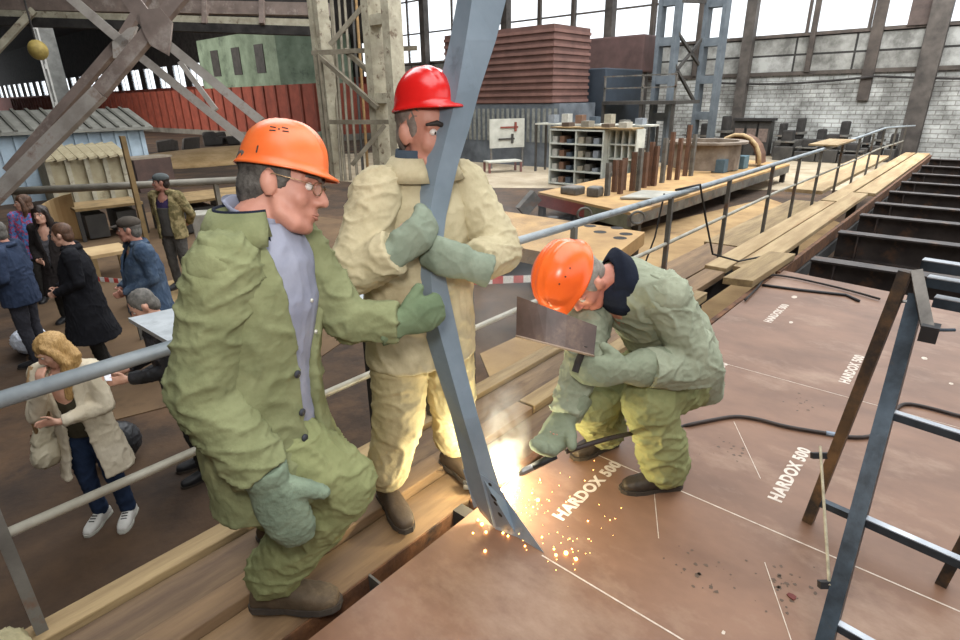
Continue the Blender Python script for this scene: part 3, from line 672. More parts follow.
for i, (px, yb, yt) in enumerate(ups):
    p = G(px, yb, TZ); q = VP(px, yt, p); ht = q.z-TZ
    t = thing('steel_stand', 'rusty upright angle steel standing on the long ochre assembly table', 'upright', tuple(p), 'upright stands on the assembly table')
    pass
    B().box(p.x-.02, p.x+.02, p.y-.05, p.y+.05, TZ, TZ+ht).build('web', m_up if i % 4 else m_steel, t)
    B().box(p.x+.02, p.x+.12, p.y-.05, p.y-.03, TZ, TZ+ht).build('flange', m_up if i % 4 else m_steel, t)
p = G(693, 172, TZ); b = B(); R = []
for rr_, z in ((1.05, .05), (1.05, .85), (1.25, .86), (1.25, .93), (.98, .93), (.98, .05)): R.append([(p.x+1+rr_*math.cos(a), p.y+rr_*math.sin(a), TZ+z) for a in (2*math.pi*j/28 for j in range(28))])
tag(b.rings(R, False).build('steel_ring', M('pale rusty ring', '#8d8173', '#5f5145', 2, .7)), 'wide flanged steel ring standing at the far end of the assembly table', 'steel ring')
t = thing('bent_guard', 'brown curved steel guard with a pale rim near the green boxes', 'guard', tuple(G(733, 166, TZ)))
p = G(733, 166, TZ); b = B(); R = []
for k in range(10):
    a = math.radians(200-k*20); R.append([(p.x+.2, p.y+.9*math.cos(a)*.9, TZ+.1+.95*max(0, math.sin(a))), (p.x+.9, p.y+.9*math.cos(a)*.9, TZ+.1+.95*max(0, math.sin(a))), (p.x+.9, p.y+.75*math.cos(a)*.9, TZ+.1+.8*max(0, math.sin(a))), (p.x+.2, p.y+.75*math.cos(a)*.9, TZ+.1+.8*max(0, math.sin(a)))])
b.rings(R).build('shell', m_up, t)
b = B(); b.tube([Vector(r[0])+V(-.04, 0, 0) for r in R], .07, 6); b.build('rim', m_dry, t, True)
for i, px in enumerate((717, 727, 737)):
    p = G(px, 173-i*2, TZ); o = bx(p.x, p.x+.5, p.y-.2, p.y+.2, TZ, TZ+.42).build('parts_bin', M('bin %d' % i, ('#4f6470', '#8fa3ab', '#55707a')[i]), bevel=.02)
    tag(o, ('dark blue green', 'pale blue', 'blue green')[i]+' steel box on the right end of the assembly table', 'box')
p = G(575, 196, TZ); o = B().obox(p, (.05, .5, 0), (.5, 0, 0), (0, 0, .2)).obox(p+V(.1, -.6, 0), (0, .35, 0), (.4, .05, 0), (0, 0, .24)).blob('iron_block', m_steel, None, .04, 1); tag(o, 'grey iron blocks on the front corner of the assembly table', 'iron block')
p = G(648, 199, TZ); o = B().prism([p+V(-.5, .5, .02), p+V(.1, -.5, .02), p+V(1.3, -.5, .02), p+V(.9, .6, .02)], (0, 0, .04)).build('thin_sheet', M('pale steel sheet', '#b1aea4', '#908c80', 2, .5, .2)); tag(o, 'pale thin steel sheet lying among the upright stands', 'steel sheet')
# plate with holes on low supports
HZ = -.55
A_, B_ = G(645, 232, HZ), G(603, 264, HZ); C_ = B_+(G(503, 211, HZ)-A_)
t = thing('surface_plate', 'thick ochre surface plate with round holes beyond the railing', 'surface plate', (A_.x, A_.y, FLOOR))
D_ = A_+(C_-B_)
B().prism([A_, B_, C_, D_], (0, 0, -.24)).build('slab', m_tab, t)
for s, u in ((.06, .06), (.06, .85), (.85, .06), (.85, .85)):
    p = A_+(B_-A_)*s+(D_-A_)*u; bx(p.x-.1, p.x+.1, p.y-.1, p.y+.1, FLOOR, HZ-.24).build('leg', m_mach, t)
for px, py in ((617, 228), (626, 234), (620, 238), (600, 232), (590, 226), (553, 217)):
    p = G(px, py, HZ); B().prism([(p.x+.12*math.cos(a), p.y+.12*math.sin(a), HZ+.001) for a in (2*math.pi*j/14 for j in range(14))], (0, 0, .002)).build('hole', m_dark, t)
for px, py, lb in ((584, 220, 'left'), (637, 224, 'right')):
    p = G(px, py, HZ); tag(B().tube([p+V(.1*math.cos(a)*1., -.1*math.cos(a), .12+.12*math.sin(a)) for a in (2*math.pi*j/12 for j in range(13))], .025, 6).build('lifting_ring', m_steel), 'small lifting ring standing on the ochre plate with holes, '+lb+' one', 'lifting ring')
# far bench with three dark cabinets and machines by the brick wall
for i, px in enumerate((738, 750, 762)):
    p = XP(px, 140, 32.4); t = thing('control_cabinet', ('left', 'middle', 'right')[i]+' one of three dark control cabinets against the brick wall', 'cabinet', (p.x, p.y, FLOOR))
    bx(p.x, p.x+.6, p.y-.32, p.y+.32, FLOOR, .45).build('body', m_mach, t)
    bx(p.x-.03, p.x, p.y-.22, p.y+.22, -.55, .1).build('door', M('brownish door', '#7c6a60', '#5d4e46'), t)
o = bx(32.2, 33.1, XP(772, 130, 32.4).y, XP(733, 130, 32.4).y, .48, .6).build('cabinet_canopy', m_dark); tag(o, 'dark board lying across the three control cabinets', 'board')
ybase = XP(835, 150, 31.5).y; 
mc = [(785, .85, 1.1), (807, .9, .8), (829, .85, 1.0), (852, .9, .7), (703, .8, 1.3), (722, .6, 1.6)]
nm = ['dark machine bed right of the control cabinets', 'low dark machine behind the bend of the railing, left one', 'tall dark machine behind the bend of the railing, middle one', 'low dark machine behind the bend of the railing, right one', 'dark machine behind the wide steel ring', 'tall dark press left of the three control cabinets']
mc += [(688, .6, 1.2), (779, .5, 1.3), (796, .55, 1.5), (818, .6, 1.1), (840, .6, 1.4), (864, .42, 1.0), (877, .42, 1.2), (891, .42, 1.0)]
nm += ['dark machine just right of the braced lattice columns', 'tall dark machine directly right of the control cabinets', 'tallest dark machine against the brick wall, behind the plywood offcut', 'squat dark machine against the brick wall, below the offcut', 'dark machine against the brick wall, past the offcut', 'dark machine by the wall near the end of the railing, left one', 'dark machine by the wall near the end of the railing, middle one', 'dark machine by the wall near the end of the railing, right one']
for qi, ((px, wd, ht), lb) in enumerate(zip(mc, nm)):
    p = XP(px, 150, 31.0 if qi < 6 else 32.6); t = thing('bench_machine', lb, 'machine', (p.x, p.y, FLOOR))
    bx(p.x-.4, p.x+.5, p.y-wd/2, p.y+wd/2, FLOOR, FLOOR+ht*.6).build('bed', m_mach, t, bevel=.04)
    bx(p.x-.2, p.x+.4, p.y-wd*.3, p.y+wd*.25, FLOOR+ht*.6, FLOOR+ht*1.25).build('head', m_dark, t, bevel=.06)
    bx(p.x-.3, p.x+.4, p.y-wd*.5, p.y+wd*.5, FLOOR+ht*.75, FLOOR+ht*.82).build('slide', m_steel, t)
# ================================================================ people: shared builders
def nrm(v): return Vector(v).normalized()
def basis(f, u=(0, 0, 1)):
    f = nrm(f); r = f.cross(Vector(u)).normalized(); return r, f, r.cross(f).normalized()
m_skin = M('skin', '#c08b77', '#ab7563', 9, .55, bump=.04, bscale=60, c3='#c87866', c3scale=7, c3lo=.55, c3hi=.75)
m_skinp = M('pale skin', '#d8ac95', '#c8937c', 9, .55)
m_eye = M('eye white', '#ddd6cf', '#cfc6be'); m_iris = M('iris', '#3a2b20'); m_lip = M('lips', '#b37968', '#a56c5c', 20, .5)
def cloth(name, c1, c2=None, c3=None, **k):
    d = dict(scale=5, rough=.92, bump=.28, bscale=24, wr=.34, wrs=6, spec=.15, c3=c3, c3scale=3.0, c3lo=.5, c3hi=.72); d.update(k)
    return M(name, c1, c2, **d)
def head_prims(b, c, R, s=1.0, jowl=0, neck=None):
    r, f, u = R; P = lambda x, y, z: Vector(c)+r*x*s+f*y*s+u*z*s
    E_ = lambda x, y, z, a, bb, cc, n=18: b.ell(P(x, y, z), a*s, bb*s, cc*s, r, f, u, n)
    E_(0, -.014, .035, .076, .096, .086, 24); E_(0, .02, -.02, .068, .074, .09, 20)
    E_(0, .032, -.052, .058+jowl*.3, .056, .060, 24); E_(0, .066, -.098, .026+jowl*.3, .024, .021)
    for k in (-1, 1): b.limb([P((.036+jowl*.5)*k, .008, -.045), P((.040+jowl*.6)*k, .018, -.070), P((.030+jowl*.4)*k, .056, -.096), P(.008*k, .072, -.100)], [.026*s, .028*s, .025*s, .020*s], 12)
    for k in (-1, 1):
        E_(.036*k, .056, -.030, .028, .026, .032)
        E_(.013*k, .098, -.034, .011, .013, .010, 10)
        b.limb([P(.012*k, .085, .022), P(.05*k, .070, .020)], [.011*s, .010*s], 8)
        E_(.077*k, -.008, -.012, .009, .020, .033, 12); E_(.083*k, -.014, -.004, .010, .018, .028, 12)
    b.limb([P(0, .086, .012), P(0, .103, -.012), P(0, .112, -.030)], [.010*s, .012*s, .0135*s], 10)
    E_(0, .082, -.062, .028, .018, .018); E_(0, .083, -.076, .022, .014, .009, 10); E_(0, .088, -.060, .022, .012, .006, 10)
    if neck is not None: b.limb([P(0, -.015, -.05), Vector(neck)], [.057*s, .066*s], 14)
def sockets(c, R, s=1.0):
    r, f, u = R; c = Vector(c); L = [(c+r*x*.034*s+f*.084*s+u*.004*s, -f, .009*s, .014*s) for x in (-1, 1)]
    L.append((c+f*.095*s-u*.068*s, -f, .004*s, .006*s))
    def fn(me):
        for v in me.vertices:
            for p, d, a, sg in L:
                q = (v.co-p).length_squared/(sg*sg)
                if q < 9: v.co += d*a*math.exp(-q)
    return fn
def hand(b, wrist, d, side, curl=.5, s=1.0, thumb=1):
    # palm plus five fingers; d = direction of the fingers, side = towards the thumb
    d = nrm(d); side = Vector(side); side = (side-d*side.dot(d)).normalized(); n = d.cross(side)*thumb   # n = palm normal, fingers curl to it
    w_ = Vector(wrist); k = w_+d*.09*s
    b.loft([(w_-d*.02*s, side, n, .027*s, .022*s), (w_+d*.02*s, side, n, .034*s, .018*s), (w_+d*.06*s, side, n, .042*s, .016*s), (k, side, n, .041*s, .014*s), (k+d*.008*s, side, n, .036*s, .010*s)], 14)
    for i, (off, L) in enumerate(((.031, .072), (.0105, .082), (-.0105, .076), (-.031, .058))):
        p = k+side*off*s-d*.006*s; dd = d+side*off*1.6; a = 0; pts = [p]
        for fr in (.45, .32, .23):
            a += curl*.8; q = (dd*math.cos(a)+n*math.sin(a)).normalized(); p = p+q*L*fr*s; pts.append(p)
        b.limb(pts, [.0092*s, .0088*s, .008*s, .007*s], 8)
    p = w_+d*.025*s+side*.03*s; q1 = p+(d*.6+side*.75+n*.25).normalized()*.038*s; q2 = q1+(d*.85+side*.3+n*.4*curl).normalized()*.032*s; q3 = q2+(d*.9+n*.5*curl).normalized()*.022*s
    b.limb([p, q1, q2, q3], [.013*s, .0115*s, .0105*s, .009*s], 8)
def mitten(name, mat, parent, wrist, d, side, cuff=.12, curl=.35, s=1.0, thumb=1, vox=.0065, thumb_dir=None, cuff_r=.062):
    d = nrm(d); side = Vector(side); side = (side-d*side.dot(d)).normalized(); n = d.cross(side)*thumb; w_ = Vector(wrist); b = B()
    k1 = w_+d*.10*s; k2 = k1+(d*math.cos(curl)+n*math.sin(curl))*.06*s; k3 = k2+(d*math.cos(2*curl)+n*math.sin(2*curl))*.045*s
    n2 = (n*math.cos(curl)-d*math.sin(curl)); n3 = (n*math.cos(2*curl)-d*math.sin(2*curl))
    b.loft([(w_-d*cuff, side, n, cuff_r, cuff_r*.86), (w_-d*cuff*.4, side, n, cuff_r*.93, cuff_r*.78), (w_, side, n, .049*s, .040*s), (w_+d*.045*s, side, n, .061*s, .037*s), (k1, side, n, .063*s, .035*s),
            (k2, side, n2, .058*s, .031*s), (k3, side, n3, .042*s, .024*s), (k3+(k3-k2)*.25, side, n3, .022*s, .013*s)], 20, 2.3)
    td = nrm(thumb_dir) if thumb_dir is not None else (d*.72+side*.6+n*.3).normalized()
    p = w_+d*.03*s+side*.04*s
    b.limb([p, p+td*.045*s, p+td*.085*s], [.026*s, .024*s, .019*s], 12)
    return b.blob(name, mat, parent, vox, 4, folds(.0035, (16, 16, 16), seed=wrist[0]*50))
def helmet(name, mat, parent, c, R, s=1.0, bill=.05, vents=(), dark=None, hgt=.135, tilt=0):
    r, f, u = R; c = Vector(c); rings = []
    def pt(a, e):
        ce, se = math.cos(e), math.sin(e)
        x = .119*math.sin(a)*ce**.85; y = .150*math.cos(a)*ce**.85; z = hgt*se
        k = 0
        for x0, w0, h0 in ((0, .012, .006), (.036, .008, .005), (-.036, .008, .005)): k = max(k, h0*math.exp(-((x-x0)/w0)**2)*min(1, se*2.2)*(1 if y > -.12 else .4))
        n_ = Vector((x/.119**2, y/.15**2, z/hgt**2)).normalized(); q = Vector((x, y, z))+n_*k
        return c+r*q.x*s+f*q.y*s+u*q.z*s
    N_ = 64
    def rim(a, ext, dz):
        fr = max(0, math.cos(a)); bl = bill*(max(0, (fr-.55)/.45)**.7 if fr > .55 else 0)
        x = (.119+ext)*math.sin(a); y = (.150+ext)*math.cos(a)+(bl if ext > .004 else 0)
        return c+r*x*s+f*y*s+u*(dz-(bl*.28 if ext > .004 else 0))*s
    A = [2*math.pi*j/N_ for j in range(N_)]
    b = B(); rows = [[rim(a, .010, -.014) for a in A], [rim(a, .013, -.010) for a in A], [rim(a, .010, -.004) for a in A], [rim(a, .003, .004) for a in A]]
    for i in range(1, 17): rows.append([pt(a, math.radians(2+86*i/16)) for a in A])
    b.rings(rows, False); b.bm.faces.new([v for v in b.bm.verts][-N_:])
    o = b.build(name, mat, parent, True); m = o.modifiers.new('t', 'SOLIDIFY'); m.thickness = .004; m.offset = -1
    for a_, e_, l_, h_, ang in vents:
        p = pt(math.radians(a_), math.radians(e_)); q = pt(math.radians(a_+3), math.radians(e_)); q2 = pt(math.radians(a_), math.radians(e_+3))
        t1 = (q-p).normalized(); t2 = (q2-p).normalized(); t = t1*math.cos(ang)+t2*math.sin(ang); t_ = t2*math.cos(ang)-t1*math.sin(ang); nn = t1.cross(t2)
        if nn.dot(p-c) < 0: nn = -nn
        B().obox(p-t*l_/2-t_*h_/2-nn*.003, t*l_, t_*h_, nn*.0042).build('vent', m_dark, o)
    return o
def shell(b, secs, th=.026, n=30):
    # sections (centre, side, fwd, rx, ry, half opening angle) with the gap at the front
    R = []
    for c, s_, f_, rx, ry, op in secs:
        out, inn = [], []
        for j in range(n+1):
            a = op+(2*math.pi-2*op)*j/n
            out.append(Vector(c)+Vector(s_)*rx*math.sin(a)+Vector(f_)*ry*math.cos(a))
            inn.append(Vector(c)+Vector(s_)*(rx-th)*math.sin(a)+Vector(f_)*(ry-th)*math.cos(a))
        R.append(out+inn[::-1])
    b.rings(R)
def spine(pts, side, fwd, dims, extra=None):
    secs = []
    for i, (p, (rx, ry)) in enumerate(zip(pts, dims)):
        d = (Vector(pts[min(i+1, len(pts)-1)])-Vector(pts[max(0, i-1)])).normalized()
        s_ = Vector(side[i] if isinstance(side, list) else side); s_ = (s_-d*s_.dot(d)).normalized(); f_ = d.cross(s_).normalized()
        if f_.dot(Vector(fwd)) < 0: f_ = -f_
        secs.append((Vector(p), s_, f_, rx, ry)+((extra[i],) if extra else ()))
    return secs
def boot(b, ankle, toe, s=1.0, top=.07):
    a = Vector(ankle); t = Vector(toe); d = t-a; d.z = 0; d.normalize(); sd = V(-d.y, d.x, 0); z0 = t.z-.035*s
    def sec(k, w_, z1): 
        c = a+d*k*s; c.z = (z0+z1)/2; return (c, sd, V(0, 0, 1), w_*s, (z1-z0)/2)
    b.loft([sec(-.085, .028, z0+.06*s), sec(-.07, .038, z0+.09*s), sec(-.02, .042, z0+.105*s), sec(.05, .043, z0+.095*s), sec(.11, .049, z0+.078*s), sec(.16, .046, z0+.066*s), sec(.195, .033, z0+.055*s), sec(.205, .018, z0+.042*s)], 18, 2.8)
    b.limb([a+V(0, 0, .01)-d*.015*s, a+V(0, 0, top)-d*.01*s], [.048*s, .050*s], 14)
def sole(b, ankle, toe, s=1.0):
    a = Vector(ankle); t = Vector(toe); d = t-a; d.z = 0; d.normalize(); sd = V(-d.y, d.x, 0); z0 = t.z-.035*s; L_ = []
    for k, w_ in ((-.092, .024), (-.075, .040), (-.02, .042), (.03, .038), (.09, .050), (.15, .050), (.19, .038), (.212, .018)): L_.append((k, w_))
    pts = [a+d*k*s+sd*w_*s for k, w_ in L_]+[a+d*k*s-sd*w_*s for k, w_ in L_[::-1]]
    b.prism([(p.x, p.y, z0-.004) for p in pts], (0, 0, .024*s))
def body(J, parent, mat, R, s=1.0, jowl=0, vox=.0055, hands=True):
    b = B(); head_prims(b, J['head'], R, s, jowl, J['neck'])
    sp = J['spine']; b.limb(sp, [.12, .115, .125, .12][:len(sp)] if len(sp) <= 4 else [.12]*len(sp), 16)
    b.limb([J['shL'], J['neck']-V(0, 0, .04), J['shR']], [.045, .055, .045])
    for k in 'LR':
        b.limb([J['sh'+k], (J['sh'+k]+J['el'+k])/2, J['el'+k]], [.05, .045, .038]); b.limb([J['el'+k], (J['el'+k]*.6+J['wr'+k]*.4), J['wr'+k]], [.038, .036, .024])
        if hands: hand(b, J['wr'+k], J['hd'+k], J['ts'+k], J.get('curl'+k, .5), s*J.get('hs', .98), J.get('tm'+k, 1))
        b.limb([J['hip'+k], (J['hip'+k]+J['kn'+k])/2, J['kn'+k]], [.085, .072, .052]); b.limb([J['kn'+k], (J['kn'+k]*.65+J['an'+k]*.35), J['an'+k]], [.052, .050, .034])
        d = Vector(J['to'+k])-Vector(J['an'+k]); b.limb([J['an'+k]-d*.1, J['an'+k]+d*.5-V(0, 0, .015), Vector(J['to'+k])], [.034, .032, .022])
    b.limb([J['hipL'], J['hipR']], [.095, .095])
    o = b.blob('body', mat, parent, vox, 5 if vox < .008 else 4, sockets(J['head'], R, s))
    r, f, u = R; c = Vector(J['head'])
    for k in (-1, 1):
        e = B().ell(c+r*.033*k*s+f*.0735*s+u*.003*s, .0125*s, .0125*s, .0105*s, r, f, u, 12).build('eye', m_eye, parent, True)
        B().ell(c+r*.033*k*s+f*.0815*s+u*.002*s, .006*s, .005*s, .006*s, r, f, u, 10).build('iris', m_iris, e, True)
    return o
def eyebrows(J, R, parent, mat, s=1.0, t=.0055):
    r, f, u = R; c = Vector(J['head'])
    for k in (-1, 1):
        B().limb([c+r*.014*k*s+f*.096*s+u*.024*s, c+r*.033*k*s+f*.092*s+u*.031*s, c+r*.056*k*s+f*.072*s+u*.025*s], [t*s, t*1.1*s, t*.6*s], 8).build('eyebrow', mat, parent, True)
def lips(J, R, parent, s=1.0, mat=None):
    r, f, u = R; c = Vector(J['head']); b = B()
    b.limb([c+r*-.02*s+f*.092*s-u*.065*s, c+f*.098*s-u*.0625*s, c+r*.02*s+f*.092*s-u*.065*s], [.002*s, .0052*s, .002*s], 8)
    b.limb([c+r*-.018*s+f*.092*s-u*.069*s, c+f*.0965*s-u*.0725*s, c+r*.018*s+f*.092*s-u*.069*s], [.002*s, .006*s, .002*s], 8)
    b.build('lips', mat or m_lip, parent, True)
def short_hair(J, R, parent, mat, s=1.0, vox=.008, low=-.02, back=.02, grow=.0, sides=True):
    r, f, u = R; c = Vector(J['head']); b = B()
    b.ell(c-f*.022*s+u*.045*s, (.081+grow)*s, (.098+grow)*s, (.085+grow)*s, r, f, u, 24)
    b.ell(c-f*.055*s-u*.015*s, (.070+grow)*s, (.058+grow)*s, (.062+back)*s, r, f, u, 20)
    if sides:
        for k in (-1, 1): b.ell(c+r*.066*k*s+f*.012*s+u*.02*s, .013*s, .024*s, .042*s, r, f, u, 12)
    return b.blob('hair', mat, parent, vox, 2, folds(.004, (40, 40, 14), seed=3))
def leg_cloth(b, hip, kn, an, w=(.115, .10, .085, .075, .082), n=18):
    hip, kn, an = Vector(hip), Vector(kn), Vector(an)
    b.limb([hip, (hip+kn)/2, kn], [w[0], w[1], w[2]], n); b.limb([kn, (kn+an)/2, an], [w[2], w[3], w[4]], n)
def sleeve(b, sh, el, wr, w=(.085, .075, .068, .062, .066), n=16):
    sh, el, wr = Vector(sh), Vector(el), Vector(wr)
    b.limb([sh, (sh+el)/2, el], [w[0], w[1], w[2]], n); b.tube([el-(wr-el)*.12, el, (el+wr)/2, wr], [w[2]*.7, w[2], w[3], w[4]], n)
def buttons(parent, mat, pts, nrms, r=.011):
    for p, n_ in zip(pts, nrms):
        s_, u_, d_ = frame(n_); B().tube([p, Vector(p)+d_*.005], r, 12).build('button', mat, parent, True)

# ================================================================ worker with orange helmet and glasses, stepping at the left
m_green = cloth('olive canvas', '#838663', '#6f7251', '#5f6447', bump=.34)
m_greenw = cloth('olive canvas trousers', '#8a8d64', '#737751', '#646846')
m_glove = cloth('grey green glove cloth', '#84917c', '#6d7b69', '#5f6b5b', bscale=70)
m_navy = cloth('dark navy lining', '#252a38', '#1a1e29')
m_shirt = cloth('pale lilac shirt', '#9496a3', '#7d7f8e', bump=.12)
m_hair = M('grey dark hair', '#5f5a54', '#35302c', 30, .8, bump=.3, bscale=90, c3='#8f8a84', c3scale=5)
m_boot = M('brown work boot', '#5f4f3b', '#453828', 9, .75, bump=.2, c3='#736148', c3scale=6); m_sole = M('boot sole', '#453b31', '#332b24', 8, .9)
m_orange = M('orange helmet', '#ea7238', '#d6632e', 6, .32, c3='#c9743f', c3scale=5, c3lo=.58, c3hi=.72, spec=.5)
m_btn = M('dark button', '#2e3038')
w1 = thing('person', 'worker in olive canvas suit, orange helmet and glasses, one mitten hanging, other on the beam', 'person', (.72, 1.62, -.03))
hf = nrm(RT*.985+FWD*.03-UP*.12-V(0, 0, .06)); R1 = basis(hf, (UP*.98-RT*.05-FWD*.1))
left = nrm((.87, .49, -.02)); fw = nrm((.49, -.87, 0))
neck = V(.775, 1.545, 1.425)
J = dict(hs=.70, head=D(283, 184, 1.63), neck=neck, spine=[V(.72, 1.58, .82), V(.73, 1.58, 1.0), V(.765, 1.56, 1.2), V(.775, 1.55, 1.32)],
         shR=neck-left*.195-V(0, 0, .075), shL=neck+left*.19-V(0, 0, .075), elR=V(.515, 1.50, 1.00), wrR=V(.595, 1.36, .725), elL=V(.99, 1.46, 1.085), wrL=V(1.115, 1.345, 1.07),
         hipL=V(.80, 1.63, .80), hipR=V(.66, 1.54, .79), knR=V(.865, 1.405, .54), anR=V(.665, 1.63, .09), toR=V(.80, 1.475, .035), knL=V(.93, 1.62, .50), anL=V(.86, 1.94, .085), toL=V(.96, 1.82, .035),
         hdR=(.2, -.10, -1), tsR=(.75, -.5, .1), hdL=(.75, -.45, .15), tsL=(.1, .0, 1), curlR=.05, curlL=.6, tmL=-1, tmR=-1)
body(J, w1, m_skin, R1, 1.12, .014)
eyebrows(J, R1, w1, m_hair, 1.12); lips(J, R1, w1, 1.12)
short_hair(J, R1, w1, m_hair, 1.12, .007, sides=True)
hc = J['head']+R1[2]*.046-R1[1]*.005
ht = basis(nrm(R1[1]+R1[2]*.03), R1[2])
helmet('helmet', m_orange, w1, hc, ht, .84, .03, hgt=.158, vents=[(101, 46, .017, .0035, .1), (99, 40, .017, .0035, -.1), (90, 44, .005, .005, 0), (81, 48, .017, .0035, .1), (79, 42, .017, .0035, -.1), (112, 12, .004, .020, 0)])
# glasses
g = B(); r, f, u = R1; c = J['head']; s = 1.12
rim_m = M('gold wire', '#a58a68', '#8b7355', 9, .3, .8)
for k in (-1, 1):
    g.tube([c+r*(k*.034+.022*math.cos(a))*s+f*(.104-.012*abs(math.cos(a)*.5+k*.5))*s+u*(.0+.016*math.sin(a))*s for a in (2*math.pi*j/16 for j in range(17))], .0014, 6)
    g.tube([c+r*k*.056*s+f*.095*s+u*.006*s, c+r*k*.078*s+f*.06*s+u*.010*s, c+r*k*.088*s+f*.0*s+u*.014*s, c+r*k*.088*s-f*.02*s], .0014, 6)
g.tube([c+r*-.012*s+f*.104*s+u*.004*s, c+f*.110*s+u*.008*s, c+r*.012*s+f*.104*s+u*.004*s], .0014, 6)
gl = g.build('glasses', rim_m, w1, True)
m_lens = bpy.data.materials.new('lens'); m_lens.use_nodes = True; nt = m_lens.node_tree; nt.nodes.clear(); o_ = nt.nodes.new('ShaderNodeOutputMaterial'); mxs = nt.nodes.new('ShaderNodeMixShader'); mxs.inputs[0].default_value = .10
t1 = nt.nodes.new('ShaderNodeBsdfTransparent'); t2 = nt.nodes.new('ShaderNodeBsdfGlossy'); t2.inputs['Roughness'].default_value = .05
nt.links.new(t1.outputs[0], mxs.inputs[1]); nt.links.new(t2.outputs[0], mxs.inputs[2]); nt.links.new(mxs.outputs[0], o_.inputs[0])
for k in (-1, 1): B().ell(c+r*k*.034*s+f*.1*s, .021*s, .0012, .015*s, nrm(r-f*.2*k), nrm(f+r*k*.2), u, 14).build('lens', m_lens, gl, True)
# shirt, jacket, trousers
b = B(); b.loft(spine([(.72, 1.58, .75), (.73, 1.58, 1.0), (.77, 1.56, 1.2), (.778, 1.555, 1.33), (.785, 1.548, 1.40), (.79, 1.545, 1.44)], left, fw, [(.19, .15), (.185, .15), (.195, .155), (.18, .14), (.125, .11), (.082, .085)]), 24)
sh = b.blob('shirt', m_shirt, w1, .009, 4, folds(.005, (10, 10, 5)))
cn = J['neck']
b = B(); shell(b, [(cn+V(.01, -.005, -.03), left, nrm(fw+V(0, 0, -.3)), .088, .085, .25), (cn+V(.005, .0, .03), left, nrm(fw+V(0, 0, -.35)), .075, .078, .18), (cn+V(.0, .002, .05), left, nrm(fw+V(0, 0, -.4)), .083, .086, .16)], .012, 24)
b.build('shirt_collar', m_shirt, w1, True)
m_pl = cloth('pale placket', '#cfcfd6', '#b6b8c2')
buttons(sh, m_white, [V(.77, 1.56, z)+fw*(.153-.02*max(0, z-1.2)*5)+left*.0 for z in (1.30, 1.20, 1.10)], [fw]*3, .006)
jp = [(.725, 1.57, .56), (.72, 1.575, .67), (.715, 1.585, .78), (.72, 1.585, .88), (.73, 1.58, 1.02), (.755, 1.565, 1.16), (.77, 1.555, 1.28), (.775, 1.55, 1.36), (.78, 1.55, 1.42)]
jd = [(.25, .195), (.245, .19), (.238, .182), (.232, .178), (.226, .175), (.232, .176), (.228, .165), (.185, .135), (.105, .10)]
op = [.22, .22, .2, .19, .23, .36, .50, .66, .95]
b = B(); shell(b, spine(jp, left, fw, jd, op), .03, 36)
SL = [(J['shR']+left*.03, J['elR'], J['wrR']+(J['elR']-J['wrR'])*.12, (.10, .094, .090, .088, .088)), (J['shL']-left*.03, J['elL'], J['wrL']+(J['elL']-J['wrL'])*.08, (.095, .082, .074, .068, .07))]
for k, sg in (('R', -1), ('L', 1)): b.limb([cn+left*sg*.06-V(0, 0, .035), J['sh'+k]+V(0, 0, .005)], [.06, .078], 14)
jk = b.blob('jacket', m_green, w1, .0085, 5, folds(.010, (6.5, 6.5, 5.5), seed=1))
def sleeves(jk, mat, SL, amp=.012, sc=(8, 8, 12), seed=0):
    for k, a in enumerate(SL):
        b = B(); sleeve(b, *a); b.blob('sleeve', mat, jk, .0075, 3, folds(amp, sc, seed=seed+7*k, fine=.5))
sleeves(jk, m_green, SL, .013, (7, 7, 12), 31)
b = B(); shell(b, [(cn-V(0, 0, .02), left, fw, .108, .104, .62), (cn+V(-.010, .010, .045), left, fw, .100, .098, .55), (cn+V(-.010, .010, .047), left, fw, .110, .108, .58), (cn+V(-.004, .006, .012), left, fw, .142, .134, .70), (cn+V(0, 0, -.035), left, fw, .170, .158, .82)], .008, 30)
b.build('collar', m_green, jk, True)
b = B(); shell(b, [(cn-V(0, 0, .06), left, fw, .112, .118, .74), (cn+V(-.010, .010, .052), left, fw, .098, .096, .52)], .006, 26)
b.build('collar_lining', m_navy, jk, True)
sp_ = spine(jp, left, fw, jd, op)
def front(i, k, out=.004):
    c_, s_, f_, rx, ry, o_ = sp_[i]; a = o_+.10
    a = a if k > 0 else 2*math.pi-a
    n_ = (s_*math.sin(a)/rx+f_*math.cos(a)/ry).normalized(); return c_+s_*rx*math.sin(a)+f_*ry*math.cos(a)+n_*out, n_
B().loft([(c_, s_, f_, rx-.032, ry-.034) for c_, s_, f_, rx, ry, o_ in sp_[0:5]], 24).build('lining', m_navy, jk, True)
side_k = -1
PN = [front(i, side_k, .006) for i in (1, 2, 3, 4)]
buttons(jk, m_btn, [p for p, n_ in PN], [n_ for p, n_ in PN], .012)
b = B(); leg_cloth(b, J['hipR'], J['knR'], J['anR']+V(0, 0, .06), (.13, .125, .112, .105, .10)); leg_cloth(b, J['hipL'], J['knL'], J['anL']+V(0, 0, .06), (.125, .11, .1, .095, .1)); b.limb([J['hipL'], J['hipR']], [.13, .13])
tr = b.blob('trousers', m_greenw, w1, .0085, 5, folds(.013, (7, 7, 12), seed=5))
for k in 'RL':
    b = B(); boot(b, J['an'+k], J['to'+k], 1.12, .08); bo = b.blob('boot', m_boot, w1, .007, 3, folds(.003, (14, 14, 14)))
    b = B(); sole(b, J['an'+k], J['to'+k], 1.12); b.build('sole', m_sole, bo)
mitten('mitten', m_glove, w1, J['wrR'], J['hdR'], J['tsR'], .06, .10, 1.2, thumb=-1, thumb_dir=(.6, -.35, -.35), cuff_r=.07)
mitten('mitten', cloth('dark olive mitten', '#717f62', '#5c6a50', '#4f5a46'), w1, J['wrL'], J['hdL'], J['tsL'], .08, .75, .95, thumb=-1)

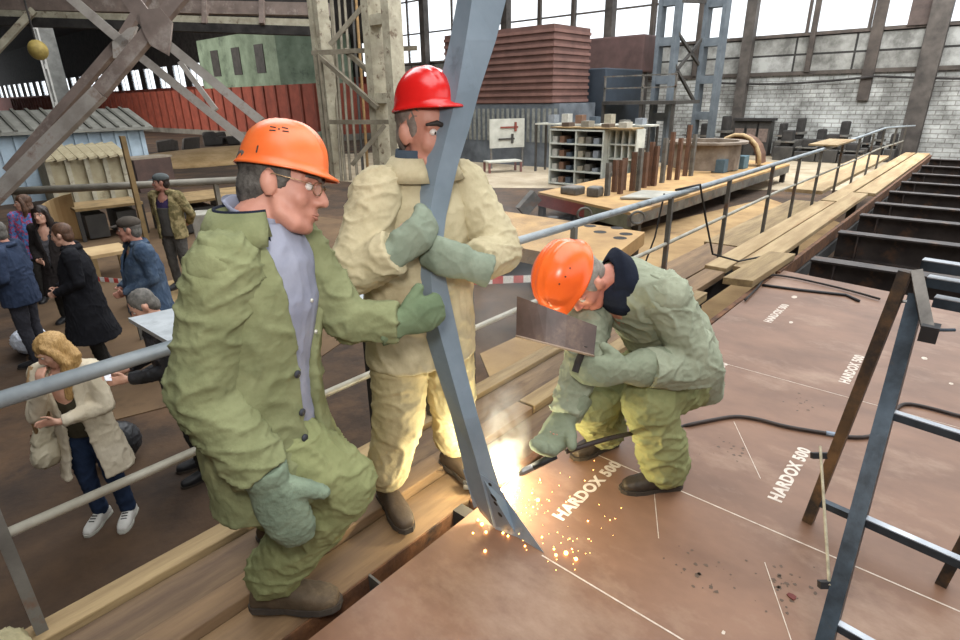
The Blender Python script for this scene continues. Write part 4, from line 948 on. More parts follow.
# ================================================================ worker with red helmet holding the beam
m_cream_c = cloth('cream canvas', '#c2b696', '#ab9f80', '#978b6c')
m_creamt = cloth('cream canvas trousers', '#bcae88', '#a59772', '#8f8260')
m_redh = M('red helmet', '#da2420', '#c71c1a', 5, .22, spec=.6)
w2 = thing('person', 'worker in cream canvas suit and red helmet, both mittens gripping the grey beam', 'person', (1.46, 1.64, .0))
hf = nrm(RT*.66-FWD*.72+V(0, 0, -.30)); R2 = basis(hf, V(0, 0, 1)+RT*.02)
left = nrm((.955, -.28, 0)); fw = nrm((-.28, -.955, 0)); neck = V(1.475, 1.60, 1.52)
J = dict(hs=.70, head=D(426, 131, 2.04), neck=neck, spine=[V(1.46, 1.63, .88), V(1.46, 1.63, 1.08), V(1.47, 1.62, 1.28), V(1.475, 1.61, 1.42)],
         shR=neck-left*.20-V(0, 0, .085), shL=neck+left*.195-V(0, 0, .085), elR=V(1.13, 1.60, 1.185), wrR=V(1.205, 1.455, 1.27), elL=V(1.66, 1.37, 1.19), wrL=V(1.42, 1.315, 1.20),
         hipR=V(1.365, 1.66, .88), hipL=V(1.555, 1.605, .88), knR=V(1.315, 1.655, .47), anR=V(1.295, 1.735, .095), toR=V(1.26, 1.625, .04), knL=V(1.585, 1.59, .47), anL=V(1.69, 1.70, .09), toL=V(1.68, 1.575, .035),
         hdR=(.60, -.35, .45), tsR=(-.3, -.1, .9), hdL=(-.62, .55, .3), tsL=(.1, -.1, .9), curlR=.8, curlL=.8, tmR=-1, tmL=1)
body(J, w2, m_skin, R2, 1.14, .004)
eyebrows(J, R2, w2, M('black brow', '#2a211c'), 1.14, .0075); lips(J, R2, w2, 1.14)
short_hair(J, R2, w2, M('cropped grey hair', '#8a7f76', '#5f564f', 30, .9), 1.1, .007)
ht = basis(nrm(R2[1]+R2[2]*.16), R2[2]-R2[1]*.16)
ho = helmet('helmet', m_redh, w2, J['head']+R2[2]*.083, ht, .86, .03, hgt=.15)
b = B(); sp2 = [(1.46, 1.635, .74), (1.46, 1.635, .90), (1.46, 1.63, 1.06), (1.465, 1.625, 1.22), (1.472, 1.615, 1.36), (1.475, 1.608, 1.46), (1.475, 1.605, 1.53)]
b.loft(spine(sp2, left, fw, [(.245, .185), (.235, .18), (.23, .178), (.235, .178), (.225, .16), (.17, .125), (.09, .09)]), 30)
SL = [(J['shR']+left*.03, J['elR'], J['wrR']-V(0, 0, 0), (.105, .095, .088, .080, .078)), (J['shL']-left*.03, J['elL'], J['wrL']+(J['elL']-J['wrL'])*.15, (.105, .098, .09, .080, .075))]
for k, sg in (('R', -1), ('L', 1)): b.limb([neck+left*sg*.06-V(0, 0, .035), J['sh'+k]], [.06, .09], 14)
jk2 = b.blob('jacket', m_cream_c, w2, .0085, 5, folds(.0085, (6, 6, 4.5), seed=11))
sleeves(jk2, m_cream_c, SL, .011, (7, 7, 11), 43)
b = B(); shell(b, [(neck-V(0, 0, .03), left, fw, .112, .110, .30), (neck+V(0, 0, .035), left, fw, .100, .1, .34), (neck+V(0, 0, .036), left, fw, .110, .11, .38), (neck+V(0, 0, -.005), left, fw, .142, .138, .30), (neck+V(0, 0, -.045), left, fw, .168, .155, .26)], .008, 30); b.build('collar', m_cream_c, jk2, True)
b = B(); shell(b, [(neck-V(0, 0, .03), left, fw, .105, .105, .3), (neck+V(0, 0, .062), left, fw, .090, .092, .42)], .01, 26); b.build('scarf', cloth('dark blue grey scarf', '#4a5560', '#363f49'), w2, True)
b = B(); leg_cloth(b, J['hipR'], J['knR'], J['anR']+V(0, 0, .09), (.125, .118, .105, .10, .095)); leg_cloth(b, J['hipL'], J['knL'], J['anL']+V(0, 0, .09), (.125, .118, .105, .10, .095)); b.limb([J['hipL'], J['hipR']], [.125, .125])
b.blob('trousers', m_creamt, w2, .0085, 5, folds(.010, (7, 7, 7), seed=15))
for k in 'RL':
    b = B(); boot(b, J['an'+k], J['to'+k], 1.02, .09); bo = b.blob('boot', M('dark brown boot', '#4e3f30', '#382c21', 9, .7, bump=.2), w2, .007, 3)
    b = B(); sole(b, J['an'+k], J['to'+k], 1.02); b.build('sole', m_sole, bo)
m_gl2 = cloth('sage glove cloth', '#8d9684', '#76806f', '#677161')
mitten('mitten', m_gl2, w2, J['wrR'], J['hdR'], J['tsR'], .06, .75, 1.08, thumb=-1, thumb_dir=FWD*.8+RT*.45, cuff_r=.06)
mitten('mitten', m_gl2, w2, J['wrL'], J['hdL'], J['tsL'], .08, .75, 1.08, thumb=1, thumb_dir=FWD*.8-RT*.45, cuff_r=.062)

# ================================================================ crouching welder
m_sage = cloth('sage canvas', '#a3a791', '#8b907b', '#7b806b', bump=.3); m_saget = cloth('sage canvas trousers', '#949569', '#7e8057', '#6e714d')
m_or3 = M('bright orange helmet', '#fb6f2b', '#f06022', 5, .28, spec=.5)
w3 = thing('person', 'crouching welder in sage canvas suit and bright orange helmet, head bowed to the weld', 'person', (2.25, 1.0, 0))
fw = nrm((-.94, .33, 0)); rt = nrm((.33, .94, 0)); left = -rt; neck = V(2.10, 1.10, 1.035)
up3 = nrm(-RT*.62+UP*.42-FWD*.62); f3 = nrm(-RT*.38-UP*.85-FWD*.05); R3 = basis(f3, up3)
J = dict(hs=.70, head=D(574, 281, 2.42)+RT*.038-FWD*.03-UP*.008, neck=neck, spine=[V(2.47, .97, .50), V(2.40, 1.0, .66), V(2.28, 1.05, .84), V(2.17, 1.08, .96)],
         shL=V(2.17, .885, .975), shR=V(2.21, 1.28, .95), elL=V(2.25, .74, .66), wrL=V(1.95, .95, .70), elR=D(583, 362, 2.47), wrR=D(564, 418, 2.41),
         hipL=V(2.45, .88, .46), hipR=V(2.49, 1.06, .46), knL=V(2.11, .90, .52), anL=V(2.23, .835, .10), toL=V(2.13, .925, .035), knR=V(2.03, 1.16, .45), anR=V(2.34, 1.22, .09), toR=V(2.21, 1.265, .035),
         hdL=(-.85, .45, .1), tsL=(.1, -.1, .9), hdR=D(541, 462, 2.355)-D(564, 418, 2.41), tsR=RT*.6-UP*.3-FWD*.5, curlL=.5, curlR=.7, tmL=1, tmR=1)
body(J, w3, M('ruddy skin', '#d0907a', '#b9715e', 8, .5), R3, 1.0, .008)
short_hair(J, R3, w3, M('white grey hair', '#a39c92', '#7b746b', 30, .8), .98, .007)
ht = basis(nrm(R3[1]-R3[2]*.05), R3[2])
helmet('helmet', m_or3, w3, J['head']-RT*.036+FWD*.03+R3[2]*.080, ht, 1.03, .03, vents=[(-80, 40, .006, .006, 0), (-62, 42, .006, .006, 0), (-98, 38, .006, .006, 0)])
sp3 = [(2.62, .92, .36), (2.56, .945, .48), (2.49, .975, .61), (2.41, 1.0, .74), (2.305, 1.04, .86), (2.21, 1.07, .955), (2.14, 1.09, 1.01), (2.10, 1.10, 1.035)]
b = B(); b.loft(spine(sp3, rt, V(-.6, .2, -.6), [(.20, .12), (.235, .165), (.235, .18), (.235, .175), (.235, .165), (.215, .145), (.16, .115), (.09, .09)]), 30)
SL = [(J['shL']+rt*.03, J['elL'], J['wrL']+(J['elL']-J['wrL'])*.3, (.11, .10, .092, .085, .085)), (J['shR']-rt*.03, J['elR'], J['wrR']+(J['elR']-J['wrR'])*.05, (.11, .095, .085, .075, .072))]
for p, q in ((J['shL'], neck), (J['shR'], neck)): b.limb([neck-V(-.02, 0, .03), p], [.07, .095], 14)
jk3 = b.blob('jacket', m_sage, w3, .0085, 5, folds(.0115, (6.5, 6.5, 7), seed=21))
sleeves(jk3, m_sage, SL, .014, (8, 8, 11), 57)
nd = nrm(J['head']-neck)
b = B(); b.loft(spine([V(2.22, 1.07, .90), V(2.15, 1.085, .96), V(2.10, 1.10, 1.02), V(2.075, 1.115, 1.04)], rt, V(-.6, .2, -.6), [(.13, .10), (.125, .11), (.10, .105), (.07, .075)]), 20); b.blob('undershirt', m_navy, w3, .009, 3)
b = B(); ax = nrm(J['head']-R3[1]*.03-neck-V(.03, -.01, 0)); sd_ = nrm(rt-ax*rt.dot(ax)); fr_ = ax.cross(sd_); fr_ = fr_ if fr_.dot(V(-1, 0, -1)) > 0 else -fr_
shell(b, [(neck+V(.07, -.02, -.04), sd_, fr_, .135, .12, .3), (neck+ax*.02+V(.02, -.005, .02), sd_, fr_, .112, .105, .35), (neck+ax*.035, sd_, fr_, .088, .084, .55)], .018, 26); b.blob('collar', m_navy, jk3, .007, 2)
b = B()
for k in 'LR': leg_cloth(b, J['hip'+k], J['kn'+k], J['an'+k]+V(0, 0, .035), (.135, .125, .118, .115, .112))
b.limb([J['hipL'], J['hipR']], [.14, .14]); b.blob('trousers', m_saget, w3, .0085, 5, folds(.016, (7, 7, 11), seed=25))
for k in 'RL':
    b = B(); boot(b, J['an'+k], J['to'+k], .97, .06); bo = b.blob('boot', M('black brown boot', '#40352a', '#2a221b', 9, .6, bump=.2), w3, .007, 3, folds(.003, (14, 14, 14)))
    b = B(); sole(b, J['an'+k], J['to'+k], 1.0); b.build('sole', m_sole, bo)
m_gl3 = cloth('green grey gauntlet', '#8f957f', '#78806b', '#69715d')
mitten('gauntlet', m_gl3, w3, J['wrL'], J['hdL'], J['tsL'], .20, .45, 1.1, thumb=1, cuff_r=.088)
mitten('gauntlet', m_gl3, w3, J['wrR'], J['hdR'], J['tsR'], .12, .7, 1.1, thumb=1, cuff_r=.076)
W3J = J
# ================================================================ onlookers on the hall floor
POSE = dict(hang=((.245, -.03, 1.13), (.255, .06, .88), (.05, .15, -1), (-.2, 1, 0)),
            clasp=((.265, -.03, 1.13), (.10, .23, 1.00), (-.95, .25, -.25), (0, .1, 1)),
            behind=((.29, -.10, 1.14), (.13, -.23, .98), (-.9, -.2, -.3), (0, 0, 1)),
            mouth=((.20, .17, 1.13), (.06, .20, 1.40), (-.15, -.1, 1), (-.9, .2, 0)),
            across=((.24, .07, 1.12), (-.02, .235, 1.10), (-1, .1, .1), (0, .2, 1)),
            paper=((.25, .05, 1.13), (.10, .34, 1.08), (-.35, .9, 0), (-.2, .1, 1)))
def onlooker(label, pos, face, H, top, legs, pose=('hang', 'hang'), hem=.78, hair=None, hairtype='short', headdir=None, cap=None, shoe=None, shirt=None, op=None, skin=None, tw=1.0, bend=0, collar=True, vox=.011, z0=None):
    k = H/1.75; pos = Vector((pos[0], pos[1], FLOOR if z0 is None else z0)); f = nrm((face[0], face[1], 0)); r = V(f.y, -f.x, 0); up = V(0, 0, 1)
    t = thing('person', label, 'person', tuple(pos))
    def L(x, y, z):
        yb = 0
        if bend and z > .95: yb = (z-.95)*math.sin(bend); z = .95+(z-.95)*math.cos(bend)
        return pos+r*x*k+f*(y+yb)*k+up*z*k
    hd = nrm(headdir) if headdir is not None else f
    R = basis(hd); J = dict(head=L(0, .035, 1.615), neck=L(0, -.005, 1.475), spine=[L(0, 0, .95), L(0, 0, 1.12), L(0, 0, 1.28), L(0, -.01, 1.38)], hs=.95)
    for nm, s, ps in (('R', 1, pose[0]), ('L', -1, pose[1])):
        e, w_, d, ts = POSE[ps]; m = lambda q: (q[0]*s, q[1], q[2])
        J['sh'+nm] = L(.185*s*tw, -.01, 1.415); J['el'+nm] = L(*m(e)); J['wr'+nm] = L(*m(w_))
        o0 = L(0, 0, 1.2); J['hd'+nm] = r*d[0]*s+f*d[1]+up*d[2]; J['ts'+nm] = r*ts[0]*s+f*ts[1]+up*ts[2]; J['curl'+nm] = .55; J['tm'+nm] = s
        J['hip'+nm] = L(.09*s, 0, .92); J['kn'+nm] = L(.10*s, .02, .49); J['an'+nm] = L(.11*s, -.02, .085); J['to'+nm] = L(.125*s, .12, .035)
    body(J, t, skin or m_skinp, R, k, .004, .009)
    eyebrows(J, R, t, hair or m_hair, k, .004); lips(J, R, t, k)
    if hairtype == 'short': short_hair(J, R, t, hair, k, .009)
    elif hairtype in ('long', 'bob'):
        rr_, ff, uu_ = R; c = J['head']; b = B(); n = .30 if hairtype == 'long' else .17
        b.ell(c-ff*.02*k+uu_*.042*k, .088*k, .104*k, .092*k, rr_, ff, uu_, 20); b.ell(c-ff*.06*k-uu_*.03*k, .082*k, .055*k, .10*k, rr_, ff, uu_, 18)
        for s in (-1, 1):
            b.limb([c+rr_*.066*s*k+ff*.030*k+uu_*.075*k, c+rr_*.090*s*k+ff*.008*k, c+rr_*.092*s*k+ff*.005*k-uu_*.10*k, J['neck']+rr_*.09*s*k+ff*.03*k-V(0, 0, n-.10)], [.024*k, .03*k, .036*k, .03*k])
            b.limb([c-ff*.06*k, c+rr_*.05*s*k-ff*.07*k-uu_*.1*k, J['neck']+rr_*.055*s*k-ff*.05*k-V(0, 0, n-.12)], [.05*k, .05*k, .04*k])
        b.blob('hair', hair, t, .009, 2, folds(.007, (45, 45, 7), seed=4))
    if cap:
        rr_, ff, uu_ = R; c = J['head']; b = B()
        b.ell(c-ff*.012*k+uu_*.068*k, .092*k, .112*k, .066*k, rr_, ff, uu_, 20); o = b.blob('cap', cap, t, .008, 2)
        pts = [c+rr_*.075*math.sin(a)*k+ff*(.085+.075*math.cos(a))*k+uu_*(.045-.012*math.cos(a))*k for a in (math.radians(-90+180*i/10) for i in range(11))]
        B().prism(pts, uu_*.006).build('visor', cap, o)
    # clothes
    b = B(); hz = [hem, (hem+1.0)/2 if hem < .9 else .98, 1.06, 1.2, 1.32, 1.40, 1.46]
    fl = .20+.22*max(0, .8-hem)
    dm = [(fl*tw, (fl-.045)*tw), ((.19+fl)/2*tw, (.155+.05*max(0, .8-hem))*tw), (.185*tw, .15*tw), (.195*tw, .15*tw), (.195*tw, .13*tw), (.178*tw, .122), (.105, .10)]
    sp_ = spine([L(0, 0, z) for z in hz], r, f, [(a*k, b_*k) for a, b_ in dm], op or [.02]*7)
    if op: shell(b, sp_, .03*k, 26)
    else: b.loft([s[:5] for s in sp_], 22)
    for nm, s in (('R', 1), ('L', -1)):
        sleeve(b, J['sh'+nm]-r*.02*s, J['el'+nm], J['wr'+nm]+(J['el'+nm]-J['wr'+nm])*.06, [q*k for q in (.078*tw, .068, .060, .054, .050)]); b.limb([L(.05*s, -.01, 1.45), J['sh'+nm]], [.062*k, .078*k])
    jk = b.blob('coat' if hem < .6 else 'jacket', top, t, vox, 3, folds(.010, (9, 9, 7), seed=pos.x*9))
    if collar:
        b = B(); cn = J['neck']; shell(b, [(cn-V(0, 0, .03), r, f, .10*k, .098*k, .6), (cn+V(0, 0, .035)-f*.01, r, f, .084*k, .086*k, .55), (cn-V(0, 0, .02), r, f, .125*k, .12*k, .7)], .012, 20); b.build('collar', top, jk, True)
    if shirt:
        b = B(); b.loft(spine([L(0, .0, z) for z in (.88, 1.06, 1.2, 1.32, 1.40, 1.455)], r, f, [(.165*k, .125*k), (.155*k, .125*k), (.165*k, .13*k), (.16*k, .118*k), (.11*k, .095*k), (.070*k, .074*k)]), 20); b.blob('shirt', shirt, t, .011, 2)
    b = B()
    for nm in 'RL': leg_cloth(b, J['hip'+nm], J['kn'+nm], J['an'+nm]+V(0, 0, .02), [q*k for q in (.105, .09, .072, .062, .062)])
    b.limb([J['hipL'], J['hipR']], [.11*k, .11*k]); b.blob('trousers', legs, t, vox, 3, folds(.008, (9, 9, 9), seed=2))
    for nm in 'RL':
        b = B(); boot(b, J['an'+nm], J['to'+nm], 1.05*k, .05); o = b.blob('shoe', shoe or m_rub, t, .008, 2)
        b = B(); sole(b, J['an'+nm], J['to'+nm], 1.05*k); b.build('sole', m_sole if shoe is None else m_white, o)
    return t, J, L, r, f
fh = nrm((FWD.x, FWD.y, 0)); rh = nrm((RT.x, RT.y, 0))
c_blackcoat = cloth('black wool', '#26262a', '#1b1b1f', bump=.05); c_navyj = cloth('navy jacket', '#39445a', '#2b3447', '#49536a'); c_work = cloth('worn blue work jacket', '#4b5b70', '#38465a', '#65727f')
c_camo = cloth('camouflage', '#a2926a', '#6f6544', '#57513a', scale=9, c3scale=6, lo=.45, hi=.55); c_trench = cloth('beige trench', '#d4c8b2', '#c2b59d'); c_jeans = cloth('dark jeans', '#2f3d57', '#222d42'); c_grey = cloth('grey trousers', '#5a5753', '#464340'); c_dark = cloth('dark trousers', '#34322f', '#272523')
c_leather = cloth('black leather', '#2a2a2d', '#1e1e21', rough=.5, spec=.4); c_olive = cloth('dark olive top', '#4c4638', '#3a3529')
h_blond = M('blond hair', '#c6a169', '#9c7745', 30, .6, stretch=(4, 4, .6), bump=.3, bscale=60); h_brown = M('brown hair', '#6a4a36', '#4a3223', 30, .6, bump=.2); h_dark = M('dark brown hair', '#33241d', '#211712', 30, .5, bump=.2); h_grey = M('short grey hair', '#77726b', '#524e49', 30, .8)
m_canvas = cloth('white canvas shoe', '#d8d5ce', '#c2beb6')
op_ = [.32, .30, .30, .34, .42, .55, .9]
# blond woman in the trench coat
p = G(116, 519, FLOOR)
t, J, L, r, f = onlooker('blond woman in a beige open trench coat and white canvas shoes, hand at her mouth', p, -fh*.95+rh*.12, 1.62, c_trench, c_jeans, ('mouth', 'across'), .52, h_blond, 'long', nrm(-fh*.8-rh*.75-V(0, 0, .55)), shoe=m_canvas, shirt=c_olive, op=[.55, .42, .36, .36, .42, .5, .8], bend=.12)
for nm in 'RL':
    q = J['an'+nm]; d = nrm((J['to'+nm]-q)*Vector((1, 1, 0))); sd = V(-d.y, d.x, 0)
    b = B()
    for i in range(4): b.bar(q+d*(.05+.022*i)-sd*.02+V(0, 0, .018-.008*i), q+d*(.05+.022*i)+sd*.02+V(0, 0, .018-.008*i), .006, .006)
    b.build('lace', m_dark, t)
b = B(); s0 = L(.20, .0, .98); b.ell(s0, .10, .17, .10, f, r, V(0, 0, 1)); b.ell(s0+V(0, 0, .06), .07, .13, .08, f, r, V(0, 0, 1))
hb = thing('handbag', 'beige canvas handbag hanging at the side of the blond woman', 'handbag', tuple(s0-V(0, 0, .12)))
b.bm.free(); b = B(); s0 = L(.27, .06, .82); b.ell(s0-V(0, 0, .05), .09, .17, .12, r, f, V(0, 0, 1)); b.ell(s0+V(0, 0, .06), .06, .13, .10, r, f, V(0, 0, 1)); b.blob('bag_body', cloth('beige bag cloth', '#c9bfa8', '#b0a58d'), hb, .01, 3, folds(.012, (9, 9, 9)))
b = B(); b.tube([L(.27, .14, .90), L(.262, .13, 1.1), L(.245, .09, 1.3), L(.19, .03, 1.485), L(.21, -.06, 1.40), L(.25, -.06, 1.2), L(.27, -.02, .9)], .014, 8); b.build('strap', M('tan strap', '#a98a62', '#846848'), hb, True)
B().obox(L(.355, .02, .86), f*.06, r*.006, V(0, 0, .05)).build('buckle', M('brown leather', '#7a5034', '#5f3d27'), hb)
# man in the black jacket with papers
p = V(1.24, 4.78, 0)+rh*.30
t, J, L, r, f = onlooker('grey-haired man in a black jacket and dark trousers reading papers behind the olive suit', p, -rh*.8-fh*.55, 1.72, c_leather, c_dark, ('paper', 'paper'), .86, h_grey, 'short', nrm(-rh*.8-fh*.5-V(0, 0, .6)), bend=.16)
pc = (J['wrR']+J['wrL'])/2+f*.10+V(0, 0, .03); o = B().obox(pc-r*.13, r*.26, f*.19+V(0, 0, .06), (0, 0, .003)).build('paper_sheets', M('white paper', '#dedce2', '#cfcdd5')); tag(o, 'white papers in the hands of the man in the black jacket', 'papers')
o = B().ell(G(128, 425, FLOOR)+V(0, 0, .2), .22, .16, .19).blob('shoulder_bag', c_leather, None, .012, 2, folds(.01)); ob = o; tag(o, 'black shoulder bag standing on the floor between the blond woman and the man with papers', 'bag')
o.location = V(1.02, 5.3, FLOOR)
# woman in the black coat
p = G(104, 368, FLOOR)
t, J, L, r, f = onlooker('woman with short brown hair in a black coat, hands clasped in front', p, -rh*.85-fh*.5, 1.80, c_blackcoat, c_dark, ('clasp', 'clasp'), .42, h_brown, 'short', nrm(-rh-fh*.15-V(0, 0, .12)), shirt=cloth('grey blouse', '#6f7276', '#595c60'), op=[.03, .03, .1, .3, .42, .55, .8], tw=1.2)
# man in the dark cap
p = D(130, 218, 6.1)
t, J, L, r, f = onlooker('smiling man in a dark flat cap and worn blue work jacket', p, -rh*.75-fh*.65, 1.88, c_work, c_dark, ('clasp', 'clasp'), .74, h_grey, 'short', nrm(-rh-fh*.35), cap=cloth('brown grey cap', '#5e554d', '#453f39'), shirt=cloth('khaki shirt', '#8d8571', '#6f6857'), op=[.03, .03, .05, .2, .35, .5, .8], skin=m_skin, tw=1.3)
# man in camouflage
p = D(161, 176, 8.4)
t, J, L, r, f = onlooker('man in a camouflage jacket over grey overalls and a grey cap, arms behind his back', p, -fh*.9-rh*.15, 1.80, c_camo, c_grey, ('behind', 'behind'), .80, h_dark, 'short', nrm(-rh*.9-fh*.4), cap=cloth('grey cap', '#6b7070', '#525656'), shirt=cloth('violet shirt', '#4c3f66', '#3a3050'), op=[.55, .5, .5, .5, .55, .6, .9], skin=m_skin, tw=1.1, z0=-1.0)
b = B()
b.loft(spine([L(0, 0, z) for z in (.84, 1.0, 1.15, 1.26)], r, f, [(.178, .145), (.178, .145), (.182, .15), (.17, .145)]), 20); b.blob('overall_bib', c_grey, t, .012, 2)
q = D(161, 176, 8.4); o = B().box(q.x-.7, q.x+.7, q.y-.6, q.y+.6, FLOOR, -1.0).build('low_platform', m_wood); tag(o, 'low wooden platform under the man in the camouflage jacket', 'platform')
# dark-haired woman and woman in the floral blouse behind
p = D(40, 206, 7.8)
onlooker('woman with dark shoulder-length hair in a dark coat, looking towards the deck', p, -fh*.95+rh*.1, 1.73, cloth('dark brown coat', '#35302f', '#262221'), c_dark, ('clasp', 'hang'), .45, h_dark, 'bob', nrm(-fh+rh*.1-V(0, 0, .02)), shirt=cloth('striped grey scarf', '#77767a', '#47464a', scale=30), op=[.03, .03, .1, .25, .4, .55, .8])
p = D(21, 195, 8.7)
onlooker('woman with brown hair in a blue floral blouse behind the dark-haired woman', p, -fh*.8+rh*.4, 1.74, cloth('blue floral blouse', '#5d86c0', '#c2516c', '#2f3f75', scale=26, c3scale=20, lo=.45, hi=.5), c_dark, ('hang', 'hang'), .75, h_brown, 'bob', nrm(-fh*.6-rh*.7), collar=False)
# man at the left edge
p = D(-6, 216, 6.4)
onlooker('man in a navy jacket at the left edge, half cut off by the picture border', p, -rh*.9-fh*.2, 1.8, c_navyj, cloth('charcoal jeans', '#43434a', '#323238'), ('clasp', 'clasp'), .78, h_grey, 'short', nrm(-rh*.9+fh*.1), skin=m_skin, tw=1.15)
o = B().ell(G(34, 352, FLOOR)+V(0, 0, .17), .2, .24, .17).ell(G(34, 352, FLOOR)+V(.1, -.15, .12), .14, .14, .13).blob('white_bag', cloth('white plastic', '#e2e6ee', '#ccd2de'), None, .014, 2, folds(.02)); tag(o, 'crumpled white plastic bag on the floor behind the blond woman', 'bag')
# ================================================================ the work itself: beam, welding gear, ladder
m_beam = M('blue grey primer', '#8795a1', '#73818c', 3, .5, .15, c3='#66717a', c3scale=5, c3lo=.6, c3hi=.75, bump=.04, bscale=30)
def bd(y):                                                   # distance of the beam's ridge along its length
    for (y0, d0), (y1, d1) in zip(BD, BD[1:]):
        if y <= y1: return d0+(d1-d0)*(y-y0)/(y1-y0)
    return BD[-1][1]
base = G(494, 528, .0); bdep = (base-EYE).dot(FWD)
BD = [(-60, 1.78), (0, 1.83), (186, 1.97), (292, 2.06), (420, 2.22), (528, bdep)]
bt = thing('bent_beam', 'tall blue grey folded steel beam with a bend, held upright on the brown plate', 'steel beam', tuple(base))
def strip(name, A, Bv, da, db, mat, th=.007):                # two edges (lists of px) top to bottom
    b = B(); R = []
    for (xa, ya), (xb, yb) in zip(A, Bv):
        p, q = D(xa, ya, bd(ya)+da), D(xb, yb, bd(yb)+db)
        if p.z < .001: p.z = .001
        if q.z < .001: q.z = .001
        n = (q-p).cross(UP).normalized()
        if n.dot(FWD) < 0: n = -n
        R.append([p, q, q+n*th, p+n*th])
    b.rings(R); return b.build(name, mat, bt)
fold_ = [(467, -40), (475, 40-40), (469, 30), (457, 93), (446, 135), (437, 174), (434.5, 187), (428, 223), (430, 260), (432, 292), (436, 320), (451, 370), (465, 420), (477, 460), (486, 498), (493, 526)]
fold_ = [(462, -40), (462, 0), (456, 40), (448, 93), (443, 135), (437, 174), (434.5, 187), (428, 223), (430, 260), (432, 292), (436, 320), (450, 370), (464, 420), (476, 460), (486, 498), (494, 528)]
leftE = [(457, -40), (457, 0), (450, 40), (439, 85), (428, 136), (418, 178), (411, 196), (408, 223), (410, 258), (414, 290), (424, 330), (435, 367), (450, 412), (459, 448), (470, 492), (480, 512)]
rightE = [(513, -40), (506, 0), (496, 40), (480, 89), (469, 130), (458, 165), (453, 186), (446, 217), (442, 252), (447, 284), (455, 320), (466, 370), (478, 416), (489, 452), (500, 488), (503, 532)]
fold_[0:6] = [(474, -40), (472, 0), (466, 40), (457, 93), (447, 135), (437, 174)]
strip('left_flange', leftE, fold_, .055, 0, m_beam); strip('right_flange', fold_, rightE, 0, .045, m_beam)
# triangular foot plate with burnt holes
g0, g1, g2 = D(482, 470, bd(470)-.004), D(503, 497, bd(497)+.03), G(544, 553, .001)
g3 = G(495, 529, .001)
B().prism([D(480, 474, bd(474)-.008), D(499, 486, bd(486)+.02), D(506, 499, bd(499)+.03), g2, G(517, 537, .001), g3], FWD*.008).build('foot_plate', m_beam, bt)
P1_, P2_, P3_ = D(480, 474, bd(474)-.008), g2, g3
nn_ = (P2_-P1_).cross(P3_-P1_).normalized()
for px, py, rx_, ry_ in ((490, 484, .009, .009), (493.5, 497, .008, .02), (495.5, 503, .007, .012), (500, 514, .009, .013)):
    d_ = ray(px, py); p = EYE+d_*((P1_-EYE).dot(nn_)/d_.dot(nn_))-FWD*.010; e1 = (P2_-P1_).normalized(); e2 = nn_.cross(e1)
    B().prism([p+e2*rx_*math.cos(a)+e1*ry_*math.sin(a) for a in (2*math.pi*k/12 for k in range(12))], FWD*.004).build('burnt_hole', m_dark, bt)
B().obox(D(463, 470, bd(470)+.055), D(472, 466, bd(470)+.05)-D(463, 470, bd(470)+.055), D(474, 508, bd(508)+.05)-D(463, 470, bd(470)+.055), FWD*.007).build('backing_strip', m_beam, bt)
t = thing('ground_clamp', 'bright metal earth clamp biting on the plate edge left of the beam foot', 'clamp', tuple(G(462, 492)))
m_bright = M('bright worn metal', '#b9b6b0', '#7c7974', 20, .35, .8)
p = G(463, 490, .03); B().obox(p, RT*.075, FWD*.03, V(0, 0, .03)).build('jaw', m_bright, t, bevel=.006); B().obox(p+V(0, 0, .03), RT*.06, FWD*.025, V(0, 0, .018)).build('jaw', m_dark, t, bevel=.004)
B().tube([p+RT*.07+FWD*.015, p+RT*.1+FWD*.03-V(0, 0, .02)], .012, 8).build('cable_lug', m_mach, t)
o = B().obox(G(423, 473, .0), RT*.10, FWD*.05, (0, 0, .012)).build('wood_offcut', m_plank2); tag(o, 'small wooden offcut lying on the walkway beside the cream trousers', 'offcut')

# hand shield of the welder
sh_ = thing('welding_shield', 'dark brown hand-held welding shield in front of the bowed welder', 'welding shield', tuple(D(555, 325, 2.24)))
m_shield = M('brown fibre shield', '#5d4a42', '#43352f', 6, .45, spec=.5, c3='#75604f', c3scale=4)
b = B(); R = []
for i in range(9):
    s = i/8; bow = .05*math.sin(math.pi*s)
    top = D(517+80*s, 296+30*s, 2.32-.06*s-bow); bot = D(516+78*s, 336+20*s, 2.27-.06*s-bow); n = FWD*.005
    R.append([top, bot, bot+n, top+n])
b.rings(R).build('shell', m_shield, sh_)
b = B(); b.tube([r[1] for r in R], .005, 6); b.build('rim', M('pale worn rim', '#a08a74', '#7b6857'), sh_, True)
B().obox(D(540, 311, 2.30), RT*.11-UP*.03, -UP*.055-RT*.003, FWD*.012).build('window', M('dark glass', '#15171a', rough=.15), sh_)
B().tube([D(585, 345, 2.22), D(578, 362, 2.25), D(575, 372, 2.25)], .014, 10).build('handle', m_dark, sh_)

